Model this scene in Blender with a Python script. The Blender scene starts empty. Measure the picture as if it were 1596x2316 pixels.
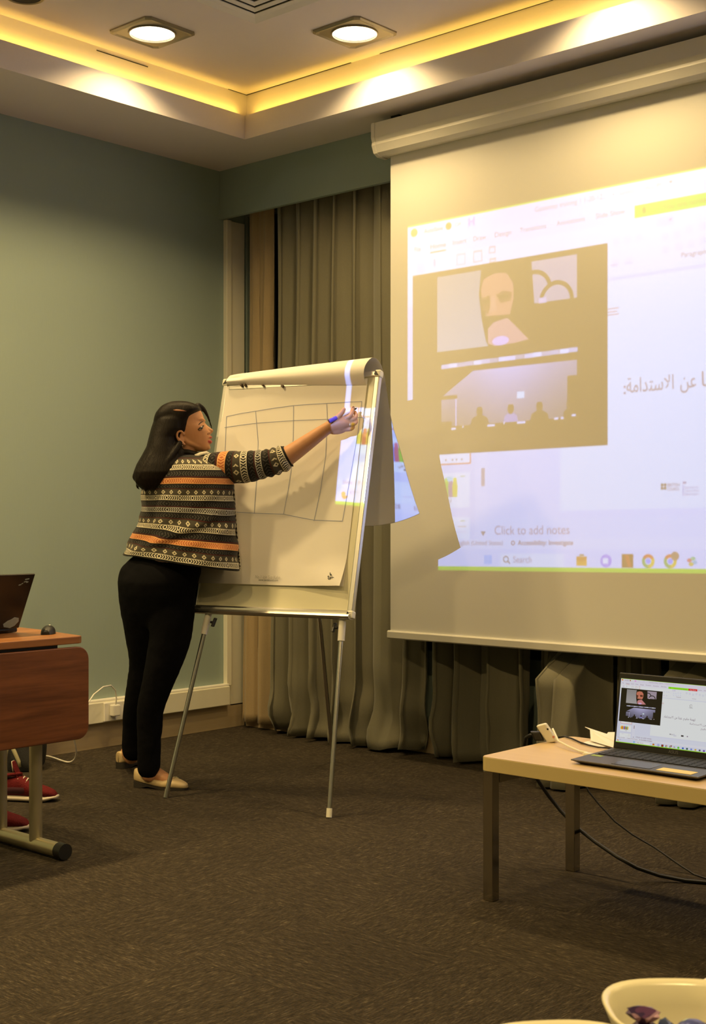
import bpy, bmesh, math, random
import numpy as np
from mathutils import Vector, Matrix, noise

random.seed(7)
SC = bpy.context.scene
COL = SC.collection

# ------------------------------------------------------------------ camera
CAM_H = 1.15
YAW = math.radians(41.9)
cam_data = bpy.data.cameras.new('camera')
cam = bpy.data.objects.new('camera', cam_data)
COL.objects.link(cam)
cam.location = (0, 0, CAM_H)
cam.rotation_euler = (math.pi / 2, 0, YAW)
cam_data.sensor_fit = 'VERTICAL'
cam_data.sensor_height = 36.0
cam_data.lens = 36.0 * 2990.0 / 2316.0
cam_data.shift_y = 18.0 / 2316.0
cam_data.clip_start = 0.05
cam_data.dof.use_dof = True
cam_data.dof.focus_distance = 5.4
cam_data.dof.aperture_fstop = 24.0
SC.camera = cam

# ------------------------------------------------------------------ colour management, world
SC.view_settings.view_transform = 'Standard'
SC.view_settings.look = 'None'
SC.view_settings.gamma = 1.0
SC.view_settings.use_curve_mapping = False
SC.view_settings.exposure = 0.0
world = bpy.data.worlds.new('world')
SC.world = world
world.use_nodes = True
world.node_tree.nodes['Background'].inputs[0].default_value = (0.02, 0.022, 0.025, 1)
world.node_tree.nodes['Background'].inputs[1].default_value = 1.0
SC.cycles.max_bounces = 8
SC.cycles.diffuse_bounces = 5
SC.cycles.transparent_max_bounces = 8
SC.cycles.sample_clamp_indirect = 6.0

# ------------------------------------------------------------------ room lamps (ceiling downlights, cove strips, projector)
Z_CEIL, Z_SOFFIT, Z_LEDGE = 3.32, 3.07, 3.19
LAMP_POWER = 11.0
LAMP_COLOUR = (1.0, 0.70, 0.29)
DOWNLIGHTS = [(-4.59, 3.78), (-3.92, 4.38), (-2.72, 4.38), (-1.52, 4.38), (-0.32, 4.38), (0.88, 4.38),
              (-4.59, 2.58), (-4.59, 1.38), (-4.59, 0.18), (-4.59, -1.02),
              (-2.9, 0.6), (-1.3, 0.6), (0.3, 0.6)]
for i, (x, y) in enumerate(DOWNLIGHTS):
    ld = bpy.data.lights.new('downlight_lamp', 'AREA')
    ld.shape = 'DISK'
    ld.size = 0.19
    ld.energy = LAMP_POWER * (1.05 if i < 6 else 2.7 if i < 10 else 3.1)
    ld.color = LAMP_COLOUR
    ld.spread = math.radians(132 if i < 10 else 165)
    lo = bpy.data.objects.new('downlight_lamp', ld)
    lo.location = (x, y, Z_CEIL - 0.012)
    COL.objects.link(lo)

ROOM_X0, ROOM_X1, ROOM_Y0, ROOM_Y1 = -5.41, 2.6, -3.2, 5.12
FASC_X0, FASC_X1, FASC_Y0, FASC_Y1 = -4.86, 2.05, -2.65, 4.60
COVE_X0, COVE_X1, COVE_Y0, COVE_Y1 = -4.915, 2.105, -2.705, 4.665
COVE_COLOUR = (1.0, 0.60, 0.08)
COVE_POWER = 0.62      # W per metre


def strip_lamp(x0, y0, x1, y1, tilt):
    ln = math.hypot(x1 - x0, y1 - y0)
    ld = bpy.data.lights.new('cove_strip_lamp', 'AREA')
    ld.shape = 'RECTANGLE'
    ld.size = ln
    ld.size_y = 0.02
    ld.energy = COVE_POWER * ln
    ld.color = COVE_COLOUR
    ld.spread = math.radians(130)
    lo = bpy.data.objects.new('cove_strip_lamp', ld)
    lo.location = ((x0 + x1) / 2, (y0 + y1) / 2, Z_LEDGE + 0.008)
    lo.rotation_euler = (math.pi + tilt, 0, math.atan2(y1 - y0, x1 - x0))
    COL.objects.link(lo)


strip_lamp(FASC_X0 - 0.024, FASC_Y0, FASC_X0 - 0.024, FASC_Y1, math.radians(-32))
strip_lamp(FASC_X0, FASC_Y1 + 0.024, FASC_X1, FASC_Y1 + 0.024, math.radians(-32))

# geometry of the projected picture on the screen plane, and the projector's lens
SLIDE_X0, SLIDE_Z1, SLIDE_W, SLIDE_H, SCREEN_Y = -3.97, 2.535, 2.88, 1.62, 4.81
PROJ = (-2.53, 0.75, 2.40)
PROJ_POWER = 760.0
PROJ_COLOUR = (0.34, 0.50, 1.0)


# ------------------------------------------------------------------ helpers: tags and meshes
def tag(o, label=None, cat=None, group=None, kind=None):
    if label:
        o['label'] = label
    if cat:
        o['category'] = cat
    if group:
        o['group'] = group
    if kind:
        o['kind'] = kind
    return o


def empty(name, loc=(0, 0, 0), rotz=0.0, parent=None):
    o = bpy.data.objects.new(name, None)
    o.empty_display_size = 0.05
    o.location = loc
    o.rotation_euler = (0, 0, rotz)
    COL.objects.link(o)
    if parent:
        o.parent = parent
    return o


V = Vector


class MB:
    """collects faces, then links them as ONE mesh object"""

    def __init__(self):
        self.v, self.f, self.uv, self.mi = [], [], [], []
        self.cur = 0

    def add(self, verts, faces, uvs=None, mi=None):
        b = len(self.v)
        self.v += [tuple(p) for p in verts]
        for k, fc in enumerate(faces):
            self.f.append([b + i for i in fc])
            self.uv.append(uvs[k] if uvs else None)
            self.mi.append(self.cur if mi is None else mi)
        return self

    def box(self, a, b, mi=None):
        x0, y0, z0 = a
        x1, y1, z1 = b
        vs = [(x0, y0, z0), (x1, y0, z0), (x1, y1, z0), (x0, y1, z0), (x0, y0, z1), (x1, y0, z1), (x1, y1, z1), (x0, y1, z1)]
        return self.add(vs, [(3, 2, 1, 0), (4, 5, 6, 7), (0, 1, 5, 4), (1, 2, 6, 5), (2, 3, 7, 6), (3, 0, 4, 7)], None, mi)

    def obox(self, c, ax, ay, az, mi=None):
        """oriented box: centre and three half-axis vectors"""
        c, ax, ay, az = V(c), V(ax), V(ay), V(az)
        vs = [c - ax - ay - az, c + ax - ay - az, c + ax + ay - az, c - ax + ay - az,
              c - ax - ay + az, c + ax - ay + az, c + ax + ay + az, c - ax + ay + az]
        return self.add(vs, [(3, 2, 1, 0), (4, 5, 6, 7), (0, 1, 5, 4), (1, 2, 6, 5), (2, 3, 7, 6), (3, 0, 4, 7)], None, mi)

    def rings(self, rs, closed=True, cap=True, uvs=None, mi=None):
        """loft equal-length rings of points; closed = each ring is a loop"""
        n = len(rs[0])
        vs = [p for r in rs for p in r]
        fs, us = [], []
        for i in range(len(rs) - 1):
            for j in range(n if closed else n - 1):
                k = (j + 1) % n
                fs.append((i * n + j, i * n + k, (i + 1) * n + k, (i + 1) * n + j))
                if uvs:
                    u = uvs
                    k2 = j + 1
                    us.append([u(i, j), u(i, k2), u(i + 1, k2), u(i + 1, j)])
        if cap and closed:
            fs.append(tuple(reversed(range(n))))
            fs.append(tuple(range((len(rs) - 1) * n, len(rs) * n)))
            if uvs:
                us.append([uvs(0, j) for j in reversed(range(n))])
                us.append([uvs(len(rs) - 1, j) for j in range(n)])
        return self.add(vs, fs, us if uvs else None, mi)

    def tube(self, pts, r, seg=10, cap=True, mi=None):
        pts = [V(p) for p in pts]
        rr = r if isinstance(r, (list, tuple)) else [r] * len(pts)
        rs = []
        prev = None
        for i, p in enumerate(pts):
            t = (pts[min(i + 1, len(pts) - 1)] - pts[max(i - 1, 0)]).normalized()
            if prev is None:
                a = V((0, 0, 1)) if abs(t.z) < 0.9 else V((1, 0, 0))
                nrm = t.cross(a).normalized()
            else:
                nrm = (prev - t * prev.dot(t)).normalized()
            prev = nrm
            bn = t.cross(nrm)
            rs.append([p + (nrm * math.cos(q) + bn * math.sin(q)) * rr[i] for q in [2 * math.pi * k / seg for k in range(seg)]])
        return self.rings(rs, True, cap, None, mi)

    def lathe(self, c, prof, seg=24, cap=True, sq=None, mi=None):
        """prof: (radius, z) pairs; sq: superellipse exponent for squarish rings"""
        rs = []
        for r, z in prof:
            ring = []
            for k in range(seg):
                q = 2 * math.pi * k / seg
                cx, sx = math.cos(q), math.sin(q)
                if sq:
                    m = (abs(cx) ** sq + abs(sx) ** sq) ** (-1 / sq)
                    cx, sx = cx * m, sx * m
                ring.append((c[0] + r * cx, c[1] + r * sx, c[2] + z))
            rs.append(ring)
        return self.rings(rs, True, cap, None, mi)

    def prism(self, poly, axis_o, ax, ay, az, mi=None):
        """extrude a 2-D polygon (in ax, ay at axis_o) along az"""
        o, ax, ay, az = V(axis_o), V(ax), V(ay), V(az)
        lo = [o + ax * p[0] + ay * p[1] for p in poly]
        hi = [p + az for p in lo]
        return self.rings([lo, hi], True, True, None, mi)

    def build(self, name, mat, parent=None, smooth=False, bevel=0.0, seg=2, sub=0, auto=None):
        me = bpy.data.meshes.new(name)
        me.from_pydata(self.v, [], self.f)
        if any(u for u in self.uv):
            ul = me.uv_layers.new(name='UVMap')
            k = 0
            for fi, fc in enumerate(self.f):
                for j in range(len(fc)):
                    ul.data[k].uv = self.uv[fi][j] if self.uv[fi] else (0, 0)
                    k += 1
        mats = mat if isinstance(mat, (list, tuple)) else [mat]
        for m in mats:
            me.materials.append(m)
        if len(mats) > 1:
            me.polygons.foreach_set('material_index', self.mi)
        bm = bmesh.new()
        bm.from_mesh(me)
        bmesh.ops.recalc_face_normals(bm, faces=bm.faces)
        bm.to_mesh(me)
        bm.free()
        if smooth:
            me.polygons.foreach_set('use_smooth', [True] * len(me.polygons))
            if auto:
                me.set_sharp_from_angle(angle=math.radians(auto))
        me.update()
        o = bpy.data.objects.new(name, me)
        COL.objects.link(o)
        if parent:
            o.parent = parent
            o.matrix_parent_inverse = Matrix.Translation(-V(parent.location)) if not any(parent.rotation_euler) else parent_inv(parent)
        if bevel:
            b = o.modifiers.new('bevel', 'BEVEL')
            b.width = bevel
            b.segments = seg
            b.limit_method = 'ANGLE'
            b.angle_limit = math.radians(40)
        if sub:
            s = o.modifiers.new('sub', 'SUBSURF')
            s.levels = s.render_levels = sub
        return o


def parent_inv(p):
    m = Matrix.LocRotScale(p.location, p.rotation_euler, p.scale)
    if p.parent:
        m = Matrix.LocRotScale(p.parent.location, p.parent.rotation_euler, p.parent.scale) @ p.matrix_parent_inverse @ m
    return m.inverted()


# camera axes, used to place free-form things from measured sight lines
FW = V((-math.sin(YAW), math.cos(YAW), 0))
RT = V((math.cos(YAW), math.sin(YAW), 0))
UP = V((0, 0, 1))


def at_depth(x, y, d):
    return V((0, 0, CAM_H)) + (FW + RT * ((x - 798) / 2990) - UP * ((y - 1176) / 2990)) * d


def at_z(x, y, z):
    r = FW + RT * ((x - 798) / 2990) - UP * ((y - 1176) / 2990)
    return V((0, 0, CAM_H)) + r * ((z - CAM_H) / r.z)


# ------------------------------------------------------------------ helpers: materials
def new_mat(name):
    m = bpy.data.materials.new(name)
    m.use_nodes = True
    nt = m.node_tree
    return m, nt, nt.nodes['Principled BSDF']


def nd(nt, kind, **kw):
    n = nt.nodes.new(kind)
    for k, v in kw.items():
        if k.startswith('in_'):
            key = k[3:]
            key = int(key) if key.isdigit() else key
            n.inputs[key].default_value = v
        else:
            setattr(n, k, v)
    return n


def mth(nt, op, a, b=None, c=None, clamp=False):
    n = nt.nodes.new('ShaderNodeMath')
    n.operation = op
    n.use_clamp = clamp
    for i, x in enumerate((a, b, c)):
        if x is None:
            continue
        if isinstance(x, (int, float)):
            n.inputs[i].default_value = x
        else:
            nt.links.new(x, n.inputs[i])
    return n.outputs[0]


def mixc(nt, fac, a, b):
    n = nt.nodes.new('ShaderNodeMix')
    n.data_type = 'RGBA'
    for sock, x in ((n.inputs[0], fac), (n.inputs[6], a), (n.inputs[7], b)):
        if isinstance(x, (int, float)):
            sock.default_value = x
        elif isinstance(x, (tuple, list)):
            sock.default_value = tuple(x) + ((1,) if len(x) == 3 else ())
        else:
            nt.links.new(x, sock)
    return n.outputs[2]


def simple(name, col, rough=0.6, metal=0.0, var=0.06, scale=12.0, bump=0.0, bscale=60.0, spec=0.5, sheen=0.0, emit=None):
    """principled material with a little procedural variation of tone and relief"""
    m, nt, bs = new_mat(name)
    tc = nd(nt, 'ShaderNodeTexCoord')
    nz = nd(nt, 'ShaderNodeTexNoise', in_Scale=scale, in_Detail=4.0)
    nt.links.new(tc.outputs['Object'], nz.inputs['Vector'])
    lo = tuple(c * (1 - var) for c in col)
    hi = tuple(min(1, c * (1 + var)) for c in col)
    nt.links.new(mixc(nt, nz.outputs[0], lo, hi), bs.inputs['Base Color'])
    bs.inputs['Roughness'].default_value = rough
    bs.inputs['Metallic'].default_value = metal
    bs.inputs['Specular IOR Level'].default_value = spec
    if sheen:
        bs.inputs['Sheen Weight'].default_value = sheen
    if bump:
        n2 = nd(nt, 'ShaderNodeTexNoise', in_Scale=bscale, in_Detail=3.0)
        nt.links.new(tc.outputs['Object'], n2.inputs['Vector'])
        bp = nd(nt, 'ShaderNodeBump', in_Strength=bump, in_Distance=0.01)
        nt.links.new(n2.outputs[0], bp.inputs['Height'])
        nt.links.new(bp.outputs[0], bs.inputs['Normal'])
    if emit:
        bs.inputs['Emission Color'].default_value = tuple(emit[0]) + (1,)
        bs.inputs['Emission Strength'].default_value = emit[1]
    return m


def wood(name, dark, light, axis=1, scale=2.2, rough=0.4, stretch=14.0):
    m, nt, bs = new_mat(name)
    tc = nd(nt, 'ShaderNodeTexCoord')
    mp = nd(nt, 'ShaderNodeMapping')
    s = [stretch, stretch, stretch]
    s[axis] = 1.0
    mp.inputs['Scale'].default_value = s
    nt.links.new(tc.outputs['Object'], mp.inputs['Vector'])
    n1 = nd(nt, 'ShaderNodeTexNoise', in_Scale=scale, in_Detail=6.0, in_Distortion=0.6)
    n2 = nd(nt, 'ShaderNodeTexNoise', in_Scale=scale * 7, in_Detail=3.0)
    nt.links.new(mp.outputs[0], n1.inputs['Vector'])
    nt.links.new(mp.outputs[0], n2.inputs['Vector'])
    f = mth(nt, 'ADD', mth(nt, 'MULTIPLY', n1.outputs[0], 1.5), mth(nt, 'MULTIPLY', n2.outputs[0], 0.4))
    f = mth(nt, 'SUBTRACT', f, 0.45, None, True)
    nt.links.new(mixc(nt, f, dark, light), bs.inputs['Base Color'])
    bs.inputs['Roughness'].default_value = rough
    return m


# ------------------------------------------------------------------ the projected desktop picture, drawn in code
SW, SH = 1920, 1080
SLIDE = np.ones((SH, SW, 3), np.float32)


def blend(y0, y1, x0, x1, mask, col):
    if y1 <= y0 or x1 <= x0:
        return
    reg = SLIDE[y0:y1, x0:x1]
    mk = mask[..., None]
    reg[:] = reg * (1 - mk) + np.array(col, np.float32) * mk


def p_poly(pts, col, ss=3):
    """filled polygon, pts in slide pixels (origin top left)"""
    pts = np.array(pts, float)
    x0, y0 = np.floor(pts.min(0)).astype(int)
    x1, y1 = np.ceil(pts.max(0)).astype(int) + 1
    x0, y0, x1, y1 = max(x0, 0), max(y0, 0), min(x1, SW), min(y1, SH)
    if x1 <= x0 or y1 <= y0:
        return
    ys = y0 + (np.arange((y1 - y0) * ss) + .5) / ss
    xs = x0 + (np.arange((x1 - x0) * ss) + .5) / ss
    X, Y = np.meshgrid(xs, ys)
    ins = np.zeros(X.shape, bool)
    n = len(pts)
    for i in range(n):
        ax, ay = pts[i]
        bx, by = pts[(i + 1) % n]
        if ay == by:
            continue
        c = ((ay > Y) != (by > Y)) & (X < (bx - ax) * (Y - ay) / (by - ay) + ax)
        ins ^= c
    m = ins.reshape(y1 - y0, ss, x1 - x0, ss).mean((1, 3)).astype(np.float32)
    blend(y0, y1, x0, x1, m, col)


def p_rect(x0, y0, x1, y1, col):
    SLIDE[max(0, int(y0)):int(y1), max(0, int(x0)):int(x1)] = col


def p_ell(cx, cy, rx, ry, col, n=40):
    p_poly([(cx + rx * math.cos(2 * math.pi * k / n), cy + ry * math.sin(2 * math.pi * k / n)) for k in range(n)], col)


def p_ring(cx, cy, r0, r1, a0, a1, col, n=24):
    a = [math.radians(a0 + (a1 - a0) * k / n) for k in range(n + 1)]
    p_poly([(cx + r1 * math.cos(q), cy + r1 * math.sin(q)) for q in a] + [(cx + r0 * math.cos(q), cy + r0 * math.sin(q)) for q in reversed(a)], col)


def text_mesh(body, size=1.0, bold=0.0):
    cu = bpy.data.curves.new('lettering', 'FONT')
    cu.body = body
    cu.size = size
    cu.offset = bold
    ob = bpy.data.objects.new('lettering', cu)
    COL.objects.link(ob)
    bpy.context.view_layer.update()
    me = bpy.data.meshes.new_from_object(ob.evaluated_get(bpy.context.evaluated_depsgraph_get()))
    vs = np.array([v.co[:2] for v in me.vertices], float).reshape(-1, 2)
    me.calc_loop_triangles()
    tr = np.array([t.vertices[:] for t in me.loop_triangles], int).reshape(-1, 3)
    bpy.data.objects.remove(ob)
    bpy.data.curves.remove(cu)
    bpy.data.meshes.remove(me)
    return vs, tr


def p_text(body, x0, ybase, width, col, size=None, alpha=1.0, ss=3, bold=0.0):
    """text from x0 on a baseline; scaled to the given width (or by size when width is None)"""
    vs, tr = text_mesh(body, 1.0, bold)
    if not len(vs):
        return
    w = vs[:, 0].max() - vs[:, 0].min()
    s = width / w if width else size
    sy = size if size else s
    P = np.stack([x0 + (vs[:, 0] - vs[:, 0].min()) * s, ybase - vs[:, 1] * sy], 1)
    x0i, y0i = np.floor(P.min(0)).astype(int) - 1
    x1i, y1i = np.ceil(P.max(0)).astype(int) + 1
    x0i, y0i, x1i, y1i = max(x0i, 0), max(y0i, 0), min(x1i, SW), min(y1i, SH)
    if x1i <= x0i or y1i <= y0i:
        return
    acc = np.zeros(((y1i - y0i) * ss, (x1i - x0i) * ss), bool)
    Q = (P - (x0i, y0i)) * ss
    for a, b, c in tr:
        A, B, Cc = Q[a], Q[b], Q[c]
        u0, v0 = np.floor(np.minimum(np.minimum(A, B), Cc)).astype(int)
        u1, v1 = np.ceil(np.maximum(np.maximum(A, B), Cc)).astype(int) + 1
        u0, v0 = max(u0, 0), max(v0, 0)
        u1, v1 = min(u1, acc.shape[1]), min(v1, acc.shape[0])
        if u1 <= u0 or v1 <= v0:
            continue
        X, Y = np.meshgrid(np.arange(u0, u1) + .5, np.arange(v0, v1) + .5)
        d = (B[0] - A[0]) * (Cc[1] - A[1]) - (B[1] - A[1]) * (Cc[0] - A[0])
        if abs(d) < 1e-9:
            continue
        l1 = ((B[0] - X) * (Cc[1] - Y) - (B[1] - Y) * (Cc[0] - X)) / d
        l2 = ((Cc[0] - X) * (A[1] - Y) - (Cc[1] - Y) * (A[0] - X)) / d
        l3 = 1 - l1 - l2
        acc[v0:v1, u0:u1] |= (l1 >= 0) & (l2 >= 0) & (l3 >= 0)
    m = acc.reshape(y1i - y0i, ss, x1i - x0i, ss).mean((1, 3)).astype(np.float32) * alpha
    blend(y0i, y1i, x0i, x1i, m, col)


def draw_slide():
    tx = (0.52, 0.40, 0.48)
    faint = (0.86, 0.86, 0.95)
    p_rect(0, 0, 1920, 56, (0.95, 0.93, 0.99))
    p_rect(0, 56, 1920, 108, (0.96, 0.95, 1.0))
    p_rect(0, 108, 1920, 258, (0.98, 0.99, 1.0))
    p_rect(0, 258, 1920, 266, (0.90, 0.91, 0.99))
    p_rect(0, 266, 1920, 1015, (0.92, 0.93, 1.0))
    p_rect(0, 266, 258, 985, (0.90, 0.91, 0.99))
    p_rect(258, 266, 306, 985, (0.94, 0.94, 1.0))
    p_rect(558, 268, 1640, 905, (0.99, 1.0, 1.0))
    # title bar
    p_ell(26, 25, 13, 13, (1.0, 0.62, 0.12))
    p_text('AutoSave', 65, 33, 73, tx, 19)
    p_ell(160, 25, 11, 11, (0.72, 0.50, 0.12))
    p_poly([(172, 12), (212, 12), (212, 38), (172, 38)], (1, 1, 1))
    p_text('Off', 184, 31, 24, tx, 17, 0.6)
    p_rect(234, 12, 258, 38, (0.95, 0.55, 0.92))
    p_rect(240, 12, 252, 21, (1, 1, 1))
    p_rect(240, 27, 252, 38, (1, 0.85, 1))
    p_ring(294, 25, 8, 10, 180, 400, faint)
    p_rect(372, 14, 402, 16, faint)
    p_rect(376, 16, 398, 30, (0.91, 0.9, 0.97))
    p_text('Gaziantep training 1 1-20-12...', 473, 34, 235, tx, 22, 0.65)
    p_text('•  Saved to this PC', 728, 34, 160, (0.75, 0.45, 0.5), 22, 0.55)
    p_poly([(900, 20), (912, 20), (906, 28)], (0.6, 0.55, 0.62))
    # tabs
    for s, a, b in (('File', 28, 52), ('Home', 90, 150), ('Insert', 176, 228), ('Draw', 253, 300), ('Design', 331, 390), ('Transitions', 420, 511),
                    ('Animations', 546, 640), ('Slide Show', 675, 767), ('Record', 1180, 1240), ('Review', 1270, 1330), ('View', 1360, 1400), ('Help', 1430, 1470)):
        p_text(s, a, 86, b - a, tx, 21, 0.75, 3, 0.012 if s == 'Home' else 0.0)
    p_rect(90, 95, 150, 99, (0.95, 0.60, 0.45))
    p_rect(797, 70, 1120, 104, (0.62, 1.0, 0.12))
    p_rect(1120, 70, 1260, 104, (0.95, 0.15, 0.15))
    p_ell(826, 87, 6, 9, (0.55, 0.62, 0.1))
    p_text('You are screen sharing', 880, 95, 215, (0.62, 0.50, 0.15), 22)
    p_text('Stop Share', 1140, 95, 100, (1, 1, 1), 22)
    # ribbon
    for x, y, w, h in ((36, 116, 32, 38), (100, 118, 12, 26)):
        p_rect(x, y, x + w, y + h, (0.93, 0.91, 0.98))
    p_rect(105, 118, 108, 140, (0.55, 0.62, 0.8))
    for x, y, w, h, c in ((190, 115, 34, 36, (0.90, 0.84, 0.86)), (252, 115, 34, 36, (0.92, 0.80, 0.80)), (310, 110, 24, 22, (0.93, 0.75, 0.78)), (312, 146, 24, 14, (0.98, 0.80, 0.75))):
        p_rect(x, y, x + w, y + h, c)
        p_rect(x + 4, y + 6, x + w - 4, y + h - 4, (0.98, 0.98, 1))
    for x, y in ((730, 150), (765, 150), (800, 150), (728, 210), (770, 210), (880, 160), (915, 160), (950, 150), (990, 148), (880, 195), (920, 192), (955, 190), (990, 186)):
        p_rect(x, y, x + 20, y + 20, (0.93, 0.94, 1.0))
    p_rect(722, 222, 744, 226, (0.92, 0.80, 0.86))
    p_rect(766, 222, 790, 226, (0.84, 0.85, 0.98))
    p_rect(862, 112, 916, 140, (0.93, 0.92, 0.99))
    p_poly([(900, 122), (910, 122), (905, 129)], (0.6, 0.6, 0.75))
    p_text('Paragraph', 937, 232, 72, tx, 19, 0.8)
    for k in range(14):
        p_rect(1080 + k * 52, 130 + (k % 3) * 8, 1110 + k * 52, 165 + (k % 3) * 8, (0.93, 0.94, 0.99))
    p_text('Drawing', 1190, 236, 60, tx, 19, 0.7)
    p_text('Editing', 1480, 236, 52, tx, 19, 0.7)
    # thumbnails
    p_rect(56, 640, 244, 757, (0.93, 0.45, 0.40))
    p_rect(60, 640, 240, 753, (1, 1, 1))
    for k, y in enumerate((782, 918)):
        p_rect(56, y, 240, y + 107, (0.99, 1.0, 1.0))
        p_rect(205, y + 10, 222, y + 13, (0.72, 0.82, 0.62))
    for x, c in ((70, (0.95, 0.85, 0.1)), (88, (0.95, 0.35, 0.25)), (104, (0.95, 0.75, 0.1)), (120, (0.35, 0.55, 0.95)), (136, (0.85, 0.3, 0.5)), (152, (0.55, 0.85, 0.2)), (168, (0.62, 0.42, 0.62)), (184, (0.90, 0.85, 0.25))):
        p_poly([(x - 8, 856), (x - 10, 824), (x - 6, 806), (x, 800), (x + 6, 806), (x + 10, 824), (x + 8, 856)], c)
        p_ell(x, 803, 7, 6, tuple(min(1, q + .1) for q in c))
    p_ell(165, 800, 12, 8, (0.65, 0.92, 0.92))
    p_text('شكرا', 140, 872, 30, (0.35, 0.3, 0.3), 18)
    p_rect(158, 877, 164, 883, (0.3, 0.3, 0.3))
    for x in (150, 175, 190, 210):
        p_ell(x, 742, 3, 2.5, (0.45, 0.4, 0.4))
    p_rect(86, 930, 120, 934, (0.85, 0.82, 0.9))
    p_rect(196, 945, 226, 948, (0.9, 0.8, 0.72))
    p_rect(150, 962, 226, 964, (0.85, 0.8, 0.9))
    p_rect(282, 772, 295, 826, (0.70, 0.62, 0.66))
    p_poly([(280, 962), (298, 962), (289, 976)], (0.5, 0.45, 0.5))
    # slide: title in Arabic (joined forms written in visual order), more lines further right
    p_text('\uFE94\uFEE3\uFE8D\uFEAA\uFE98\uFEB3\uFEFB\uFE8D', 772, 583, 142, (0.55, 0.48, 0.55), 56)
    p_ell(766, 583, 3.5, 3.5, (0.6, 0.52, 0.6))
    p_ell(766, 566, 3.5, 3.5, (0.6, 0.52, 0.6))
    p_text('\uFEE6\uFECB', 934, 583, 46, (0.55, 0.48, 0.55), 56)
    p_text('\uFE8E\uFE98\uFECB', 996, 583, 60, (0.55, 0.48, 0.55), 56)
    p_text('\uFEE2\uFEF4\uFED8\uFEE3 \uFE94\uFEE4\uFEEC\uFE97', 1075, 583, 190, (0.55, 0.48, 0.55), 56)
    p_text('\uFE94\uFEE3\uFE8D\uFEAA\uFE98\uFEB3\uFEFB\uFE8D \uFEE6\uFECB \uFE94\uFEE4\uFEEC\uFE97', 1180, 650, 380, (0.62, 0.55, 0.62), 44)
    p_text('\uFEE2\uFEF4\uFED8\uFEE3 \uFE94\uFEE4\uFEEC\uFE97', 1360, 712, 200, (0.62, 0.55, 0.62), 44)
    for k, y in enumerate((343, 352, 360)):
        p_rect(712, y, 748 - 6 * (k % 2), y + 3, (0.90, 0.66, 0.66))
    p_ring(1180, 350, 18, 22, 20, 340, (0.45, 0.4, 0.42))
    p_rect(1150, 380, 1210, 384, (0.5, 0.45, 0.5))
    p_ell(1500, 340, 10, 8, (0.3, 0.75, 0.35))
    p_rect(1515, 344, 1590, 352, (0.5, 0.45, 0.5))
    # sponsor marks along the bottom of the slide
    for dx in (0, 9):
        for dy in (0, 9):
            p_ell(880 + dx, 841 + dy, 4.2, 4.2, (0.35, 0.32, 0.34))
    p_text('BRITISH', 896, 846, 36, (0.45, 0.36, 0.46), 12, 0.9)
    p_text('COUNCIL', 896, 857, 36, (0.45, 0.36, 0.46), 12, 0.9)
    p_rect(941, 834, 951, 840, (0.62, 0.56, 0.72))
    p_rect(941, 843, 943, 872, (0.45, 0.5, 0.8))
    for k, s in enumerate(('Department for', 'Culture, Media', 'Digital & Sport')):
        p_text(s, 946, 853 + k * 9, 42, (0.55, 0.5, 0.7), 9, 0.9)
    p_rect(1060, 838, 1100, 862, (0.25, 0.22, 0.24))
    p_ell(1160, 850, 10, 10, (0.6, 0.5, 0.6))
    # notes and status
    p_rect(306, 925, 1920, 985, (0.93, 0.94, 1.0))
    p_text('Click to add notes', 331, 972, 258, (0.68, 0.58, 0.66), 38)
    p_rect(0, 985, 1920, 1015, (0.96, 0.96, 1.0))
    p_text('Slide 17 of 28', 22, 1003, 118, tx, 20, 0.8)
    p_text('English (United States)', 188, 1003, 172, tx, 20, 0.8)
    p_ring(396, 997, 4, 7, 0, 360, tx)
    p_text('Accessibility: Investigate', 413, 1003, 188, tx, 20, 1.0, 3, 0.012)
    # taskbar
    p_rect(0, 1015, 1920, 1068, (0.91, 0.92, 1.0))
    p_ring(36, 1046, 0, 13, 0, 180, (1.0, 0.60, 0.25))
    p_ell(30, 1040, 9, 9, (1.0, 0.70, 0.30))
    p_text('17°', 58, 1040, 26, tx, 18)
    for dx in (0, 14):
        for dy in (0, 14):
            p_rect(293 + dx, 1033 + dy, 306 + dx, 1046 + dy, (0.52, 0.78, 1.0))
    p_rect(350, 1028, 570, 1066, (1, 1, 1))
    p_ring(371, 1045, 7, 10, 0, 360, (0.40, 0.38, 0.45))
    p_poly([(377, 1052), (380, 1050), (387, 1058), (385, 1060)], (0.40, 0.38, 0.45))
    p_text('Search', 397, 1055, 64, (0.66, 0.58, 0.68), 28)
    p_poly([(612, 1036), (645, 1036), (645, 1062), (612, 1062)], (0.98, 0.66, 0.10))
    p_poly([(612, 1036), (645, 1036), (645, 1046), (628, 1053), (612, 1046)], (0.85, 0.46, 0.08))
    p_rect(622, 1030, 636, 1034, (0.55, 0.35, 0.1))
    p_ell(707, 1048, 18, 18, (0.55, 0.50, 0.95))
    p_rect(697, 1040, 714, 1056, (1, 1, 1))
    p_rect(757, 1029, 792, 1066, (0.36, 0.10, 0.05))
    p_poly([(765, 1031), (777, 1031), (788, 1064), (776, 1064)], (0.85, 0.22, 0.08))
    for cx in (838, 904):
        p_ring(cx, 1048, 0, 19, 210, 330, (0.92, 0.30, 0.20))
        p_ring(cx, 1048, 0, 19, 330, 450, (0.98, 0.80, 0.15))
        p_ring(cx, 1048, 0, 19, 90, 210, (0.28, 0.70, 0.35))
        p_ell(cx, 1048, 10, 10, (1, 1, 1))
        p_ell(cx, 1048, 7.5, 7.5, (0.32, 0.55, 0.98))
    p_ell(918, 1034, 12, 12, (0.60, 0.42, 0.36))
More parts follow.
